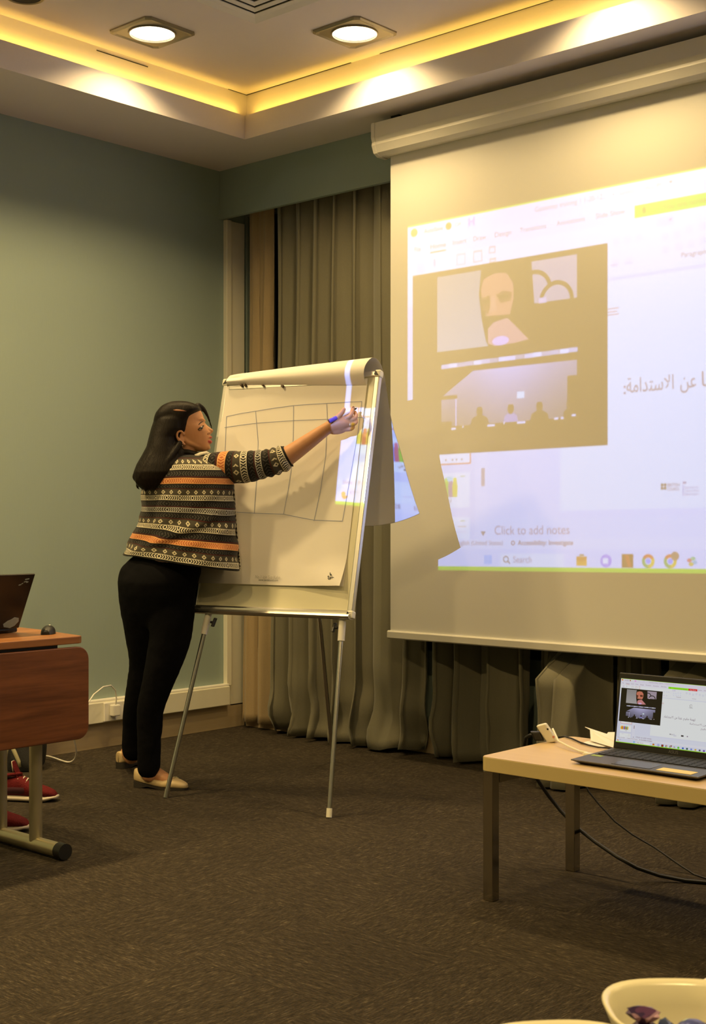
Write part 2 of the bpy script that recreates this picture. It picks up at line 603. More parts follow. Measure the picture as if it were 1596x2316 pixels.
    for q, c in ((20, (0.25, 0.75, 0.85)), (110, (0.90, 0.75, 0.25)), (200, (0.90, 0.25, 0.40)), (290, (0.35, 0.80, 0.55))):
        p_ell(968 + 8 * math.cos(math.radians(q)), 1048 + 8 * math.sin(math.radians(q)), 7, 5, c)
    p_ell(1032, 1048, 17, 17, (0.40, 0.85, 0.20))
    for k, c in enumerate(((0.2, 0.4, 0.8), (0.1, 0.35, 0.3), (0.5, 0.6, 0.9), (0.9, 0.75, 0.3), (0.4, 0.4, 0.45), (0.5, 0.3, 0.75), (0.85, 0.25, 0.3))):
        p_rect(1090 + 66 * k, 1034, 1118 + 66 * k, 1062, c)
    p_rect(1750, 1034, 1880, 1040, tx)
    p_rect(1770, 1050, 1880, 1056, tx)
    # window with the two call pictures
    blk = (0.0, 0.0, 0.0)
    p_rect(21, 160, 712, 724, blk)
    # upper call picture: pale wall, a seated viewer resting chin on a fist, headset hoops on a rack
    gx0, gy0, gx1, gy1 = 116, 176, 614, 408
    for y in range(gy0, gy1):
        SLIDE[y, gx0:gx1] = np.array((0.72, 0.70, 0.70), np.float32) * (0.85 + 0.15 * (y - gy0) / (gy1 - gy0))
    SLIDE[gy0:300, 440:gx1] = (0.70, 0.64, 0.70)
    p_rect(430, 300, gx1, 430, blk)
    p_poly([(282, 176), (460, 176), (470, 300), (470, 430), (320, 430), (300, 392), (285, 330), (274, 250)], blk)
    skin, skin2 = (0.86, 0.50, 0.40), (0.50, 0.26, 0.18)
    p_poly([(290, 205), (330, 192), (372, 196), (398, 230), (398, 280), (385, 322), (340, 330), (300, 318), (286, 270), (280, 235)], skin)
    p_poly([(282, 262), (312, 255), (318, 285), (306, 312), (290, 300)], skin2)
    p_poly([(335, 258), (360, 248), (392, 256), (390, 280), (352, 284)], skin2)
    p_ell(364, 266, 18, 6, (0.15, 0.08, 0.05))
    p_ell(300, 274, 12, 6, (0.15, 0.08, 0.05))
    p_poly([(318, 262), (332, 262), (338, 306), (312, 306)], (0.90, 0.56, 0.46))
    p_poly([(300, 318), (385, 322), (380, 345), (306, 352)], (0.06, 0.03, 0.02))
    p_poly([(306, 356), (326, 338), (376, 330), (400, 352), (452, 402), (400, 408), (330, 410), (306, 400)], (0.86, 0.56, 0.56))
    p_ell(352, 396, 30, 14, (0.90, 0.74, 0.95))
    p_ring(470, 262, 48, 60, 180, 345, blk)
    p_ring(545, 300, 46, 58, 175, 360, blk)
    p_rect(486, 285, 512, 302, (0.85, 0.76, 0.86))
    p_text('MODERATOR VIEW  Zoom: hall meeting', 147, 432, 330, (0.42, 0.33, 0.30), 20, 0.55)
    # lower call picture: a hall with a lamp band and four people at a long table
    for k in range(16):
        f = 0.62 + 0.34 * (0.5 + 0.5 * math.sin(k * 1.9))
        p_rect(132 + k * 30.3, 448 - k * 0.5, 162 + k * 30.3, 462 - k * 0.5, (f, f, f + 0.12))
    for x in range(132, 614):
        t = (x - 132) / 482
        top = int(476 + 60 * max(0, 0.25 - t) / 0.25 * 1.2)
        b = 0.56 + 0.24 * math.exp(-((t - .5) / .35) ** 2)
        n_ = 640 - top
        ramp = np.linspace(1.05, 0.62, n_)[:, None]
        SLIDE[top:640, x] = np.clip(ramp * np.array((b * .92, b * .90, b * 1.10)), 0, 1)
    p_rect(132, 545, 192, 556, blk)
    p_rect(582, 520, 614, 645, blk)
    p_rect(186, 556, 190, 640, (0.85, 0.82, 0.98))
    p_rect(410, 552, 436, 572, (0.88, 0.96, 0.98))
    for cx, w, c in ((276, 36, blk), (388, 28, (0.55, 0.55, 0.80)), (488, 34, (0.02, 0.02, 0.02)), (590, 24, (0.03, 0.03, 0.04))):
        p_poly([(cx - w, 652), (cx - w * .8, 622), (cx - 8, 612), (cx + 8, 612), (cx + w * .8, 622), (cx + w, 652)], c)
        p_ell(cx, 602, 11, 14, (0.12, 0.06, 0.04) if c == blk else (0.26, 0.15, 0.12))
        p_poly([(cx - 11, 600), (cx - 8, 588), (cx + 8, 588), (cx + 11, 600)], (0.02, 0.01, 0.01))
    p_rect(132, 640, 614, 680, blk)
    p_rect(132, 625, 172, 645, blk)
    for x, y, w in ((170, 644, 18), (212, 640, 5), (304, 642, 28), (362, 638, 5), (410, 640, 30), (538, 636, 14), (560, 636, 10), (596, 630, 14)):
        p_rect(x, y, x + w, y + 7, (0.95, 0.92, 0.98))
    p_text('English Channel Audio for mode', 40, 700, 225, (0.36, 0.28, 0.30), 20, 0.6)
    p_rect(318, 692, 328, 697, (0.36, 0.28, 0.3))
    # the share frame round the desktop
    p_rect(0, 0, 1920, 5, (0.72, 0.92, 0.10))
    p_rect(0, 1068, 1920, 1080, (0.62, 0.90, 0.08))


draw_slide()


def make_image(name, arr):
    h, w = arr.shape[:2]
    im = bpy.data.images.new(name, w, h)
    px = np.ones((h, w, 4), np.float32)
    px[..., :3] = np.clip(arr, 0, 1)[::-1]
    im.pixels.foreach_set(px.ravel())
    im.update()
    im.pack()
    return im


def box_blur(a, r):
    for ax in (0, 1):
        p = np.pad(a, [(r, r) if k == ax else (0, 0) for k in range(3)], 'edge')
        c = np.cumsum(p, ax)
        z = np.zeros_like(np.take(c, [0], ax))
        c = np.concatenate([z, c], ax)
        n = a.shape[ax]
        a = (np.take(c, range(2 * r + 1, 2 * r + 1 + n), ax) - np.take(c, range(n), ax)) / (2 * r + 1)
    return a


IMG_SCREEN = make_image('desktop_picture', SLIDE)
IMG_PROJ = make_image('projected_picture', box_blur(SLIDE, 1))

# the projector hangs from the ceiling further back in the room: a spot lamp that throws the picture
# (direction of each ray -> point on the screen plane -> place in the picture)
def slide_matrix():
    src = [(SLIDE_X0, SLIDE_Z1), (SLIDE_X0 + SLIDE_W, SLIDE_Z1 + 0.02), (SLIDE_X0 + SLIDE_W, SLIDE_Z1 - SLIDE_H + 0.045), (SLIDE_X0, SLIDE_Z1 - SLIDE_H)]
    dst = [(0, 1), (1, 1), (1, 0), (0, 0)]
    A, b = [], []
    for (x, z), (u, v) in zip(src, dst):
        A += [[x, z, 1, 0, 0, 0, -u * x, -u * z], [0, 0, 0, x, z, 1, -v * x, -v * z]]
        b += [u, v]
    h = np.append(np.linalg.solve(np.array(A), np.array(b)), 1).reshape(3, 3)
    dy = SCREEN_Y - PROJ[1]
    # (X, Z, 1) * d.y = D @ (d.x, d.y, d.z)
    D = np.array([[dy, PROJ[0], 0], [0, PROJ[2], dy], [0, 1, 0]])
    return h @ D


pl = bpy.data.lights.new('projector_lamp', 'SPOT')
pl.energy = PROJ_POWER
pl.color = PROJ_COLOUR
pl.shadow_soft_size = 0.004
pl.spot_size = math.radians(62)
pl.spot_blend = 0.02
pl.use_nodes = True
nt = pl.node_tree
em = nt.nodes['Emission']
geo = nd(nt, 'ShaderNodeNewGeometry')
M3 = slide_matrix()
dots = []
for r in range(3):
    dn = nd(nt, 'ShaderNodeVectorMath', operation='DOT_PRODUCT')
    nt.links.new(geo.outputs['Incoming'], dn.inputs[0])
    dn.inputs[1].default_value = tuple(M3[r])
    dots.append(dn.outputs['Value'])
cb = nd(nt, 'ShaderNodeCombineXYZ')
nt.links.new(mth(nt, 'DIVIDE', dots[0], dots[2]), cb.inputs[0])
nt.links.new(mth(nt, 'DIVIDE', dots[1], dots[2]), cb.inputs[1])
it = nd(nt, 'ShaderNodeTexImage', image=IMG_PROJ, extension='CLIP', interpolation='Linear')
nt.links.new(cb.outputs[0], it.inputs[0])
nt.links.new(it.outputs[0], em.inputs[0])
em.inputs[1].default_value = 1.0
po = bpy.data.objects.new('projector_lamp', pl)
po.location = PROJ
po.rotation_euler = (math.radians(90 - 9), 0, 0)
COL.objects.link(po)


# ================================================================== THE SETTING
def carpet_material():
    m, nt, bs = new_mat('carpet')
    tc = nd(nt, 'ShaderNodeTexCoord')
    sep = nd(nt, 'ShaderNodeSeparateXYZ')
    nt.links.new(tc.outputs['Object'], sep.inputs[0])
    ck = nd(nt, 'ShaderNodeTexChecker', in_Scale=2.0)
    off = nd(nt, 'ShaderNodeVectorMath', operation='ADD')
    off.inputs[1].default_value = (0.13, 0.21, 0.25)
    nt.links.new(tc.outputs['Object'], off.inputs[0])
    nt.links.new(off.outputs[0], ck.inputs['Vector'])

    def streak(sx, sy, detail=3.0, rough=0.7):
        mp = nd(nt, 'ShaderNodeMapping')
        mp.inputs['Scale'].default_value = (sx, sy, 1)
        nt.links.new(tc.outputs['Object'], mp.inputs['Vector'])
        n = nd(nt, 'ShaderNodeTexNoise', in_Scale=1.0, in_Detail=detail, in_Roughness=rough)
        nt.links.new(mp.outputs[0], n.inputs['Vector'])
        return n.outputs[0]

    fine = mixf(nt, ck.outputs[1], streak(40, 260), streak(260, 40))
    mid = mixf(nt, ck.outputs[1], streak(14, 90), streak(90, 14))
    big = nd(nt, 'ShaderNodeTexNoise', in_Scale=1.6, in_Detail=2.0)
    nt.links.new(tc.outputs['Object'], big.inputs['Vector'])
    speck = nd(nt, 'ShaderNodeTexNoise', in_Scale=150.0, in_Detail=2.0)
    nt.links.new(tc.outputs['Object'], speck.inputs['Vector'])
    rp = nd(nt, 'ShaderNodeValToRGB')
    e = rp.color_ramp.elements
    e[0].position, e[0].color = 0.30, (0.011, 0.0095, 0.008, 1)
    e[1].position, e[1].color = 0.78, (0.38, 0.32, 0.22, 1)
    for p, c in ((0.45, (0.023, 0.019, 0.015)), (0.56, (0.046, 0.038, 0.028)), (0.66, (0.105, 0.085, 0.060))):
        q = e.new(p)
        q.color = c + (1,)
    f = mth(nt, 'ADD', mth(nt, 'MULTIPLY', fine, 0.62), mth(nt, 'MULTIPLY', mid, 0.42))
    f = mth(nt, 'ADD', f, mth(nt, 'MULTIPLY', mth(nt, 'SUBTRACT', big.outputs[0], 0.5), 0.12))
    nt.links.new(f, rp.inputs[0])
    hue = mixc(nt, mth(nt, 'MULTIPLY', mth(nt, 'SUBTRACT', speck.outputs[0], 0.5, None, True), 2.0, None, True), rp.outputs[0], (0.075, 0.047, 0.02))
    nt.links.new(hue, bs.inputs['Base Color'])
    bs.inputs['Roughness'].default_value = 0.95
    bs.inputs['Specular IOR Level'].default_value = 0.15
    bp = nd(nt, 'ShaderNodeBump', in_Strength=0.6, in_Distance=0.004)
    nt.links.new(fine, bp.inputs['Height'])
    nt.links.new(bp.outputs[0], bs.inputs['Normal'])
    return m


def mixf(nt, fac, a, b):
    n = nt.nodes.new('ShaderNodeMix')
    n.data_type = 'FLOAT'
    nt.links.new(fac, n.inputs[0])
    nt.links.new(a, n.inputs[2])
    nt.links.new(b, n.inputs[3])
    return n.outputs[0]


def wall_material():
    m, nt, bs = new_mat('teal_wall_covering')
    tc = nd(nt, 'ShaderNodeTexCoord')
    mp = nd(nt, 'ShaderNodeMapping')
    mp.inputs['Scale'].default_value = (300, 300, 14)
    nt.links.new(tc.outputs['Object'], mp.inputs['Vector'])
    n = nd(nt, 'ShaderNodeTexNoise', in_Scale=1.0, in_Detail=2.0)
    nt.links.new(mp.outputs[0], n.inputs['Vector'])
    n2 = nd(nt, 'ShaderNodeTexNoise', in_Scale=1.3, in_Detail=2.0)
    nt.links.new(tc.outputs['Object'], n2.inputs['Vector'])
    f = mth(nt, 'ADD', mth(nt, 'MULTIPLY', n.outputs[0], 0.5), mth(nt, 'MULTIPLY', n2.outputs[0], 0.5))
    nt.links.new(mixc(nt, f, (0.295, 0.375, 0.35), (0.335, 0.42, 0.395)), bs.inputs['Base Color'])
    bs.inputs['Roughness'].default_value = 0.75
    bs.inputs['Specular IOR Level'].default_value = 0.25
    return m


M_CARPET = carpet_material()
M_WALL = wall_material()
M_CEIL = simple('bounce_tinted_ceiling_paint', (0.76, 0.71, 0.72), 0.85, 0, 0.03, 3.0, 0.05, 90, 0.2)  # cool pinkish tint puts the projector's bounce light into the paint
M_CREAM = simple('cream_plastic', (0.80, 0.78, 0.66), 0.45, 0, 0.03, 20)
M_BASE = wood('tan_skirting', (0.40, 0.31, 0.19), (0.50, 0.40, 0.26), 1, 1.2, 0.5)
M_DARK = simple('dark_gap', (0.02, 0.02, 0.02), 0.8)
M_WHITE = simple('white_plastic', (0.82, 0.80, 0.75), 0.4, 0, 0.02)
M_CHROME = simple('brushed_steel', (0.62, 0.61, 0.58), 0.28, 1.0, 0.05, 40)
M_ALU = simple('anodised_aluminium', (0.68, 0.67, 0.63), 0.35, 1.0, 0.04, 30)
M_BLACK = simple('black_plastic', (0.012, 0.012, 0.013), 0.45, 0, 0.1, 30)
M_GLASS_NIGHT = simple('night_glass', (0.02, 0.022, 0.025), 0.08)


def struct(name, mb, mat, label=None, parent=None, **kw):
    o = mb.build(name, mat, parent, **kw)
    if parent is None:
        o['kind'] = 'structure'
    if label:
        o['label'] = label
    return o


struct('floor', MB().box((ROOM_X0 - .1, ROOM_Y0 - .1, -0.12), (ROOM_X1 + .1, ROOM_Y1 + .1, 0)), M_CARPET, 'dark brown flecked carpet covering the whole floor')
struct('wall_left', MB().box((ROOM_X0 - .1, ROOM_Y0, 0), (ROOM_X0, ROOM_Y1, 3.4)), M_WALL, 'teal wall behind the woman')
struct('wall_right', MB().box((ROOM_X1, ROOM_Y0, 0), (ROOM_X1 + .1, ROOM_Y1, 3.4)), M_WALL)
struct('wall_front', MB().box((ROOM_X0 - .1, ROOM_Y0 - .1, 0), (ROOM_X1 + .1, ROOM_Y0, 3.4)), M_WALL)
# window wall behind the curtains: low sill wall, dark panes above
wb = MB()
wb.box((ROOM_X0 - .1, ROOM_Y1 + .001, 0), (ROOM_X1 + .1, ROOM_Y1 + .12, 0.5)).box((ROOM_X0 - .1, ROOM_Y1 + .001, 2.85), (ROOM_X1 + .1, ROOM_Y1 + .12, 3.4))
wb.box((ROOM_X0 - .1, ROOM_Y1 + .001, 0.5), (ROOM_X0 + .02, ROOM_Y1 + .12, 2.85)).box((ROOM_X1 - .3, ROOM_Y1 + .001, 0.5), (ROOM_X1 + .1, ROOM_Y1 + .12, 2.85))  # left pier kept narrow: dark pane stands in for shade in the corner gap
struct('wall_back', wb, M_WALL)
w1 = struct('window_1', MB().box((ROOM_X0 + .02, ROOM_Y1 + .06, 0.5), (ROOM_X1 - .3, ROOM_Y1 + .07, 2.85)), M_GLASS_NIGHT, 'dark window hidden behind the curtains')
for k in range(6):
    x = ROOM_X0 + .02 + k * (ROOM_X1 - ROOM_X0 - .42) / 5
    MB().box((x - .025, ROOM_Y1 + .04, .5), (x + .025, ROOM_Y1 + .09, 2.85)).build('window_frame', M_CREAM, w1)

# ceiling: raised middle field, cove walls, ledge, fascia and soffit round the room
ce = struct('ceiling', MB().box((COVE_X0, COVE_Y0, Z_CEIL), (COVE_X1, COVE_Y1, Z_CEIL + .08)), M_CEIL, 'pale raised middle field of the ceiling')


def frame_ring(x0, x1, y0, y1, t, z0, z1):
    """four walls of a rectangular frame, t thick outward"""
    mb = MB()
    mb.box((x0 - t, y0 - t, z0), (x0, y1 + t, z1)).box((x1, y0 - t, z0), (x1 + t, y1 + t, z1))
    mb.box((x0, y0 - t, z0), (x1, y0, z1)).box((x0, y1, z0), (x1, y1 + t, z1))
    return mb


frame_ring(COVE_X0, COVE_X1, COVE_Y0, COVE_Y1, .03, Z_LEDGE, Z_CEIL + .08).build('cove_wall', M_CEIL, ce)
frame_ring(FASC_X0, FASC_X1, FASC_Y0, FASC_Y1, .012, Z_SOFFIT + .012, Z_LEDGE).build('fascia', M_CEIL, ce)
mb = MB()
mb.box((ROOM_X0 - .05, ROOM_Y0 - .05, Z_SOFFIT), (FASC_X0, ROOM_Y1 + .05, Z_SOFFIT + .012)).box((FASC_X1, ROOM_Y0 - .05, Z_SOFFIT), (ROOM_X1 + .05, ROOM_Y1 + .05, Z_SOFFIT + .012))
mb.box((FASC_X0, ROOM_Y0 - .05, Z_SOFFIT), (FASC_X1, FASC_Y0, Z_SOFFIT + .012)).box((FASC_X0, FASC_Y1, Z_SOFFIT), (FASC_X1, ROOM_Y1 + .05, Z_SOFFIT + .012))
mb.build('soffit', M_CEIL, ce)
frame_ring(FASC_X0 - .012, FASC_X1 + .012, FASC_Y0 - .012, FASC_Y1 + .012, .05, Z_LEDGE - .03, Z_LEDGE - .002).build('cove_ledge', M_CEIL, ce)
# open joints between the plaster boards
mb = MB()
mb.box((COVE_X0 + .002, COVE_Y1 - .007, Z_CEIL - .0015), (COVE_X0 + .72, COVE_Y1 - .001, Z_CEIL + .001))
mb.box((COVE_X0 + .001, COVE_Y1 - .13, Z_CEIL - .0015), (COVE_X0 + .005, COVE_Y1 - .002, Z_CEIL + .001))
mb.box((COVE_X0 + .0005, 3.72, Z_CEIL - .022), (COVE_X0 + .002, 4.02, Z_CEIL - .018))
mb.box((COVE_X0 + .9, COVE_Y1 - .006, Z_CEIL - .0015), (COVE_X0 + 3.2, COVE_Y1 - .002, Z_CEIL + .001))
mb.build('board_joint', M_DARK, ce)

# pelmet over the curtain recess, frame trims and skirting
struct('trim_1', MB().box((ROOM_X0, 4.93, 2.807), (ROOM_X1, 4.955, Z_SOFFIT)), M_WALL, 'teal pelmet board over the curtains')
struct('trim_2', MB().box((-5.41, 4.957, 0.235), (-5.38, 4.993, 2.806)).box((-5.41, 4.994, .12), (-5.395, 5.105, 2.806)), M_CREAM,
       'cream upright panel at the end of the teal wall beside the curtains', bevel=.003)
tr = struct('trim_3', MB().box((-5.41, ROOM_Y0, 0.132), (-5.362, 4.965, 0.236)), M_CREAM, 'cream cable trunking running along the teal wall', bevel=.004)
MB().box((-5.42, ROOM_Y0, 0.236), (-5.372, 4.968, 0.247)).build('trunking_lid', M_WHITE, tr, bevel=.003)
struct('baseboard_left', MB().box((-5.415, ROOM_Y0, 0), (-5.395, 5.105, 0.131)), M_BASE, 'tan skirting board under the cable trunking', bevel=.002)
struct('baseboard_back', MB().box((-5.38, 5.10, 0), (ROOM_X1, 5.12, 0.10)), M_BASE)

# wall socket in the trunking with a plugged-in white charger
so = empty('wall_socket', (-5.362, 4.19, 0.19))
tag(so, 'double white socket outlet set into the cable trunking by the woman\'s feet', 'socket')
MB().box((-5.362, 4.10, .138), (-5.350, 4.31, .232)).build('cover_plate', M_WHITE, so, bevel=.003)
for k, y in enumerate((4.15, 4.255)):
    r = MB()
    rs = []
    for rad, x in ((.021, -5.350), (.021, -5.3485), (.017, -5.3485), (.016, -5.352)):
        rs.append([(x, y + rad * math.cos(q), .185 + rad * math.sin(q)) for q in [2 * math.pi * j / 20 for j in range(20)]])
    r.rings(rs, True, True)
    f = r.build('outlet', M_CREAM, so, smooth=True, auto=40)
    for dz in (-.007, .007):
        MB().tube([(-5.3530, y, .185 + dz), (-5.3500, y, .185 + dz)], .0025, 8).build('pin_hole', M_DARK, f)

pg = empty('charger_plug', (-5.345, 4.15, .185))
tag(pg, 'white charger plugged into the trunking socket with a looping white cable', 'charger')
MB().box((-5.3480, 4.128, .165), (-5.312, 4.172, .222)).build('plug_body', M_WHITE, pg, bevel=.006, seg=3)
MB().tube([(-5.325, 4.15, .222), (-5.322, 4.152, .25), (-5.315, 4.14, .295), (-5.30, 4.10, .325), (-5.27, 4.03, .327), (-5.24, 3.95, .30), (-5.20, 3.87, .25), (-5.15, 3.80, .19), (-5.11, 3.73, .16)], .0035, 8).build('cable', M_WHITE, pg, smooth=True)

# ================================================================== ceiling fittings
M_FRAME = simple('bronze_metal', (0.30, 0.27, 0.20), 0.42, 0.7, 0.05, 30)
M_GLOW = simple('lit_diffuser', (0.9, 0.9, 0.85), 0.5, 0, 0.0, 5, 0, 60, 0.2, 0, ((1.0, 0.93, 0.72), 6.0))


def downlight(x, y, label):
    t = empty('downlight', (x, y, Z_CEIL))
    tag(t, label, 'downlight', 'square recessed downlights in the ceiling')
    h, ri = .142, .105
    z0, z1 = Z_CEIL - .012, Z_CEIL
    seg = 40
    fr = MB()
    sqr, cir, cir2 = [], [], []
    for k in range(seg):
        q = 2 * math.pi * (k + .5) / seg
        m = 1 / max(abs(math.cos(q)), abs(math.sin(q)))
        sqr.append((x + h * m * math.cos(q), y + h * m * math.sin(q)))
        cir.append((x + ri * math.cos(q), y + ri * math.sin(q)))
    fr.rings([[(a, b, z1) for a, b in sqr], [(a, b, z1 - .006) for a, b in sqr],
              [(x + (a - x) * .93, y + (b - y) * .93, z0) for a, b in sqr], [(x + (a - x) * .84, y + (b - y) * .84, z0 + .004) for a, b in sqr],
              [(a, b, z0 + .004) for a, b in cir], [(a, b, z1) for a, b in cir]], True, False)
    fr.build('frame', M_FRAME, t)
    rg = MB()
    rs = []
    for rad, z in ((.106, z0 + .004), (.106, z0 - .001), (.100, z0 - .001), (.099, z0 + .006)):
        rs.append([(x + rad * math.cos(2 * math.pi * k / 40), y + rad * math.sin(2 * math.pi * k / 40), z) for k in range(40)])
    rg.rings(rs, True, False)
    rg.build('trim_ring', M_FRAME, t, smooth=True, auto=40)
    MB().lathe((x, y, z0 + .009), [(.099, 0), (.099, .003)], 40).build('diffuser', M_GLOW, t)


for k, (x, y) in enumerate(DOWNLIGHTS):
    if k < 2:
        downlight(x, y, ['lit square ceiling downlight above the teal wall, left of the two in view',
                         'lit square ceiling downlight near the projector screen, right of the two in view'][k])
    else:
        nth = ('second', 'third', 'fourth', 'fifth')
        downlight(x, y, ('lit square ceiling downlight, %s from the corner along the screen wall' % nth[k - 2]) if k < 6 else
                  ('lit square ceiling downlight, %s from the corner along the teal wall' % nth[k - 6]) if k < 10 else
                  ('lit square ceiling downlight in the middle of the room, %s along the row' % ('first', 'second', 'third')[k - 10]))

ac = empty('air_diffuser', (-3.85, 3.69, Z_CEIL))
tag(ac, 'square white louvred air diffuser in the ceiling between the two downlights', 'air vent')
for k in range(6):
    h = .300 - k * .045
    z = Z_CEIL - .016 + .001 * k
    mb = MB()
    a, b = h, h - (.036 if k == 0 else .024)
    outer = [(-3.85 - a, 3.69 - a), (-3.85 + a, 3.69 - a), (-3.85 + a, 3.69 + a), (-3.85 - a, 3.69 + a)]
    inner = [(-3.85 - b, 3.69 - b), (-3.85 + b, 3.69 - b), (-3.85 + b, 3.69 + b), (-3.85 - b, 3.69 + b)]
    lift = .004 if k else .010
    mb.rings([[(p, q, z) for p, q in outer], [(p, q, z + lift) for p, q in inner], [(p, q, z + lift + .003) for p, q in inner], [(p, q, z + .003) for p, q in outer]], True, False)
    mb.rings([[(p, q, z + .003) for p, q in outer], [(p, q, z) for p, q in outer]], True, False)
    mb.build('frame' if k == 0 else 'louvre', M_WHITE, ac)
MB().box((-3.85 - .28, 3.69 - .28, Z_CEIL - .004), (-3.85 + .28, 3.69 + .28, Z_CEIL - .001)).build('gap_shade_plate', M_DARK, ac)  # dark sheet added to paint the shade between the louvres
MB().box((-3.85 - .04, 3.69 - .04, Z_CEIL - .02), (-3.85 + .04, 3.69 + .04, Z_CEIL + .001)).build('louvre', M_WHITE, ac)

sp = empty('ceiling_speaker', (-4.66, 3.16, Z_CEIL))
tag(sp, 'small round dark-rimmed ceiling speaker at the top edge of the picture', 'speaker')
MB().lathe((-4.66, 3.16, Z_CEIL - .012), [(.085, .012), (.082, .002), (.074, 0), (.070, .004)], 36, False).build('rim', M_FRAME, sp, smooth=True)
MB().lathe((-4.66, 3.16, Z_CEIL - .009), [(.071, .001), (.071, .003)], 36).build('grille', M_DARK, sp)

# ================================================================== projector screen
M_SCREEN = simple('matt_white_screen_cloth', (0.80, 0.79, 0.76), 0.9, 0, 0.01, 2, 0, 60, 0.1)
M_CASE = simple('off_white_enamel', (0.72, 0.70, 0.64), 0.4, 0, 0.03)
SX0, SX1 = -4.075, -0.98
ps = empty('projector_screen', (-2.53, SCREEN_Y, 0.59))
tag(ps, 'large pull-down projection screen showing a shared desktop, hung below the ceiling', 'projection screen')
prof = [(4.735, 3.034), (4.735, 2.965), (4.742, 2.945), (4.738, 2.93), (4.752, 2.895), (4.775, 2.882), (4.83, 2.882), (4.852, 2.90), (4.852, 3.028), (4.845, 3.034)]
MB().rings([[(x, p, z) for p, z in prof] for x in (SX0 - .035, SX1 + .035)], True, True).build('case', M_CASE, ps, bevel=.002)
for s, x in ((-1, SX0 - .035), (1, SX1 + .035)):
    cy, cz = 4.793, 2.975
    MB().rings([[(x + s * d, cy + (p - cy) * g, cz + (z - cz) * g) for p, z in prof] for d, g in ((0, 1.03), (.02, 1.03), (.028, .94))], True, True).build('end_cap', M_CASE, ps, bevel=.003)
for bx in (SX0 + .01, SX1 - .06):
    MB().box((bx, 4.80, 3.03), (bx + .05, 4.84, 3.0705)).build('mounting_bracket', M_DARK, ps)
mb = MB()
NXS, NZS = 60, 24
rows = []
for i in range(NZS + 1):
    z = 2.89 + (0.612 - 2.89) * i / NZS
    row = []
    for j in range(NXS + 1):
        x = SX0 + (SX1 - SX0) * j / NXS
        row.append((x, SCREEN_Y + .0025 * math.sin(x * 2.1 + 1) * (i / NZS) * .6, z))
    rows.append(row)
back = [[(x, y + .0015, z) for x, y, z in r] for r in rows]
mb.rings(rows, False)
mb.rings(back, False)
mb.build('cloth', M_SCREEN, ps, smooth=True)
mb = MB()
prof = [(4.797, .590), (4.797, .618), (4.803, .624), (4.818, .624), (4.824, .618), (4.824, .590), (4.818, .585), (4.803, .585)]
mb.rings([[(x, p, z) for p, z in prof] for x in (SX0 - .012, SX1 + .012)], True, True)
mb.build('weight_bar', M_CASE, ps, bevel=.001)

# ================================================================== curtains
def cloth_mat(name, col, rough=0.8):
    m, nt, bs = new_mat(name)
    tc = nd(nt, 'ShaderNodeTexCoord')
    mp = nd(nt, 'ShaderNodeMapping')
    mp.inputs['Scale'].default_value = (420, 420, 160)
    nt.links.new(tc.outputs['Object'], mp.inputs['Vector'])
    n = nd(nt, 'ShaderNodeTexNoise', in_Scale=1.0, in_Detail=2.0)
    nt.links.new(mp.outputs[0], n.inputs['Vector'])
    mp2 = nd(nt, 'ShaderNodeMapping')
    mp2.inputs['Scale'].default_value = (30, 30, 3)
    nt.links.new(tc.outputs['Object'], mp2.inputs['Vector'])
    n2 = nd(nt, 'ShaderNodeTexNoise', in_Scale=1.0, in_Detail=3.0)
    nt.links.new(mp2.outputs[0], n2.inputs['Vector'])
    f = mth(nt, 'ADD', mth(nt, 'MULTIPLY', n.outputs[0], .6), mth(nt, 'MULTIPLY', n2.outputs[0], .4))
    nt.links.new(mixc(nt, f, tuple(c * .82 for c in col), tuple(c * 1.18 for c in col)), bs.inputs['Base Color'])
    bs.inputs['Roughness'].default_value = rough
    bs.inputs['Sheen Weight'].default_value = 0.25
    bs.inputs['Specular IOR Level'].default_value = 0.2
    bp = nd(nt, 'ShaderNodeBump', in_Strength=0.25, in_Distance=0.002)
    nt.links.new(n.outputs[0], bp.inputs['Height'])
    nt.links.new(bp.outputs[0], bs.inputs['Normal'])
    return m


M_DRAPE = cloth_mat('grey_green_drape', (0.20, 0.19, 0.138))
M_LINING = cloth_mat('beige_lining', (0.42, 0.32, 0.19))


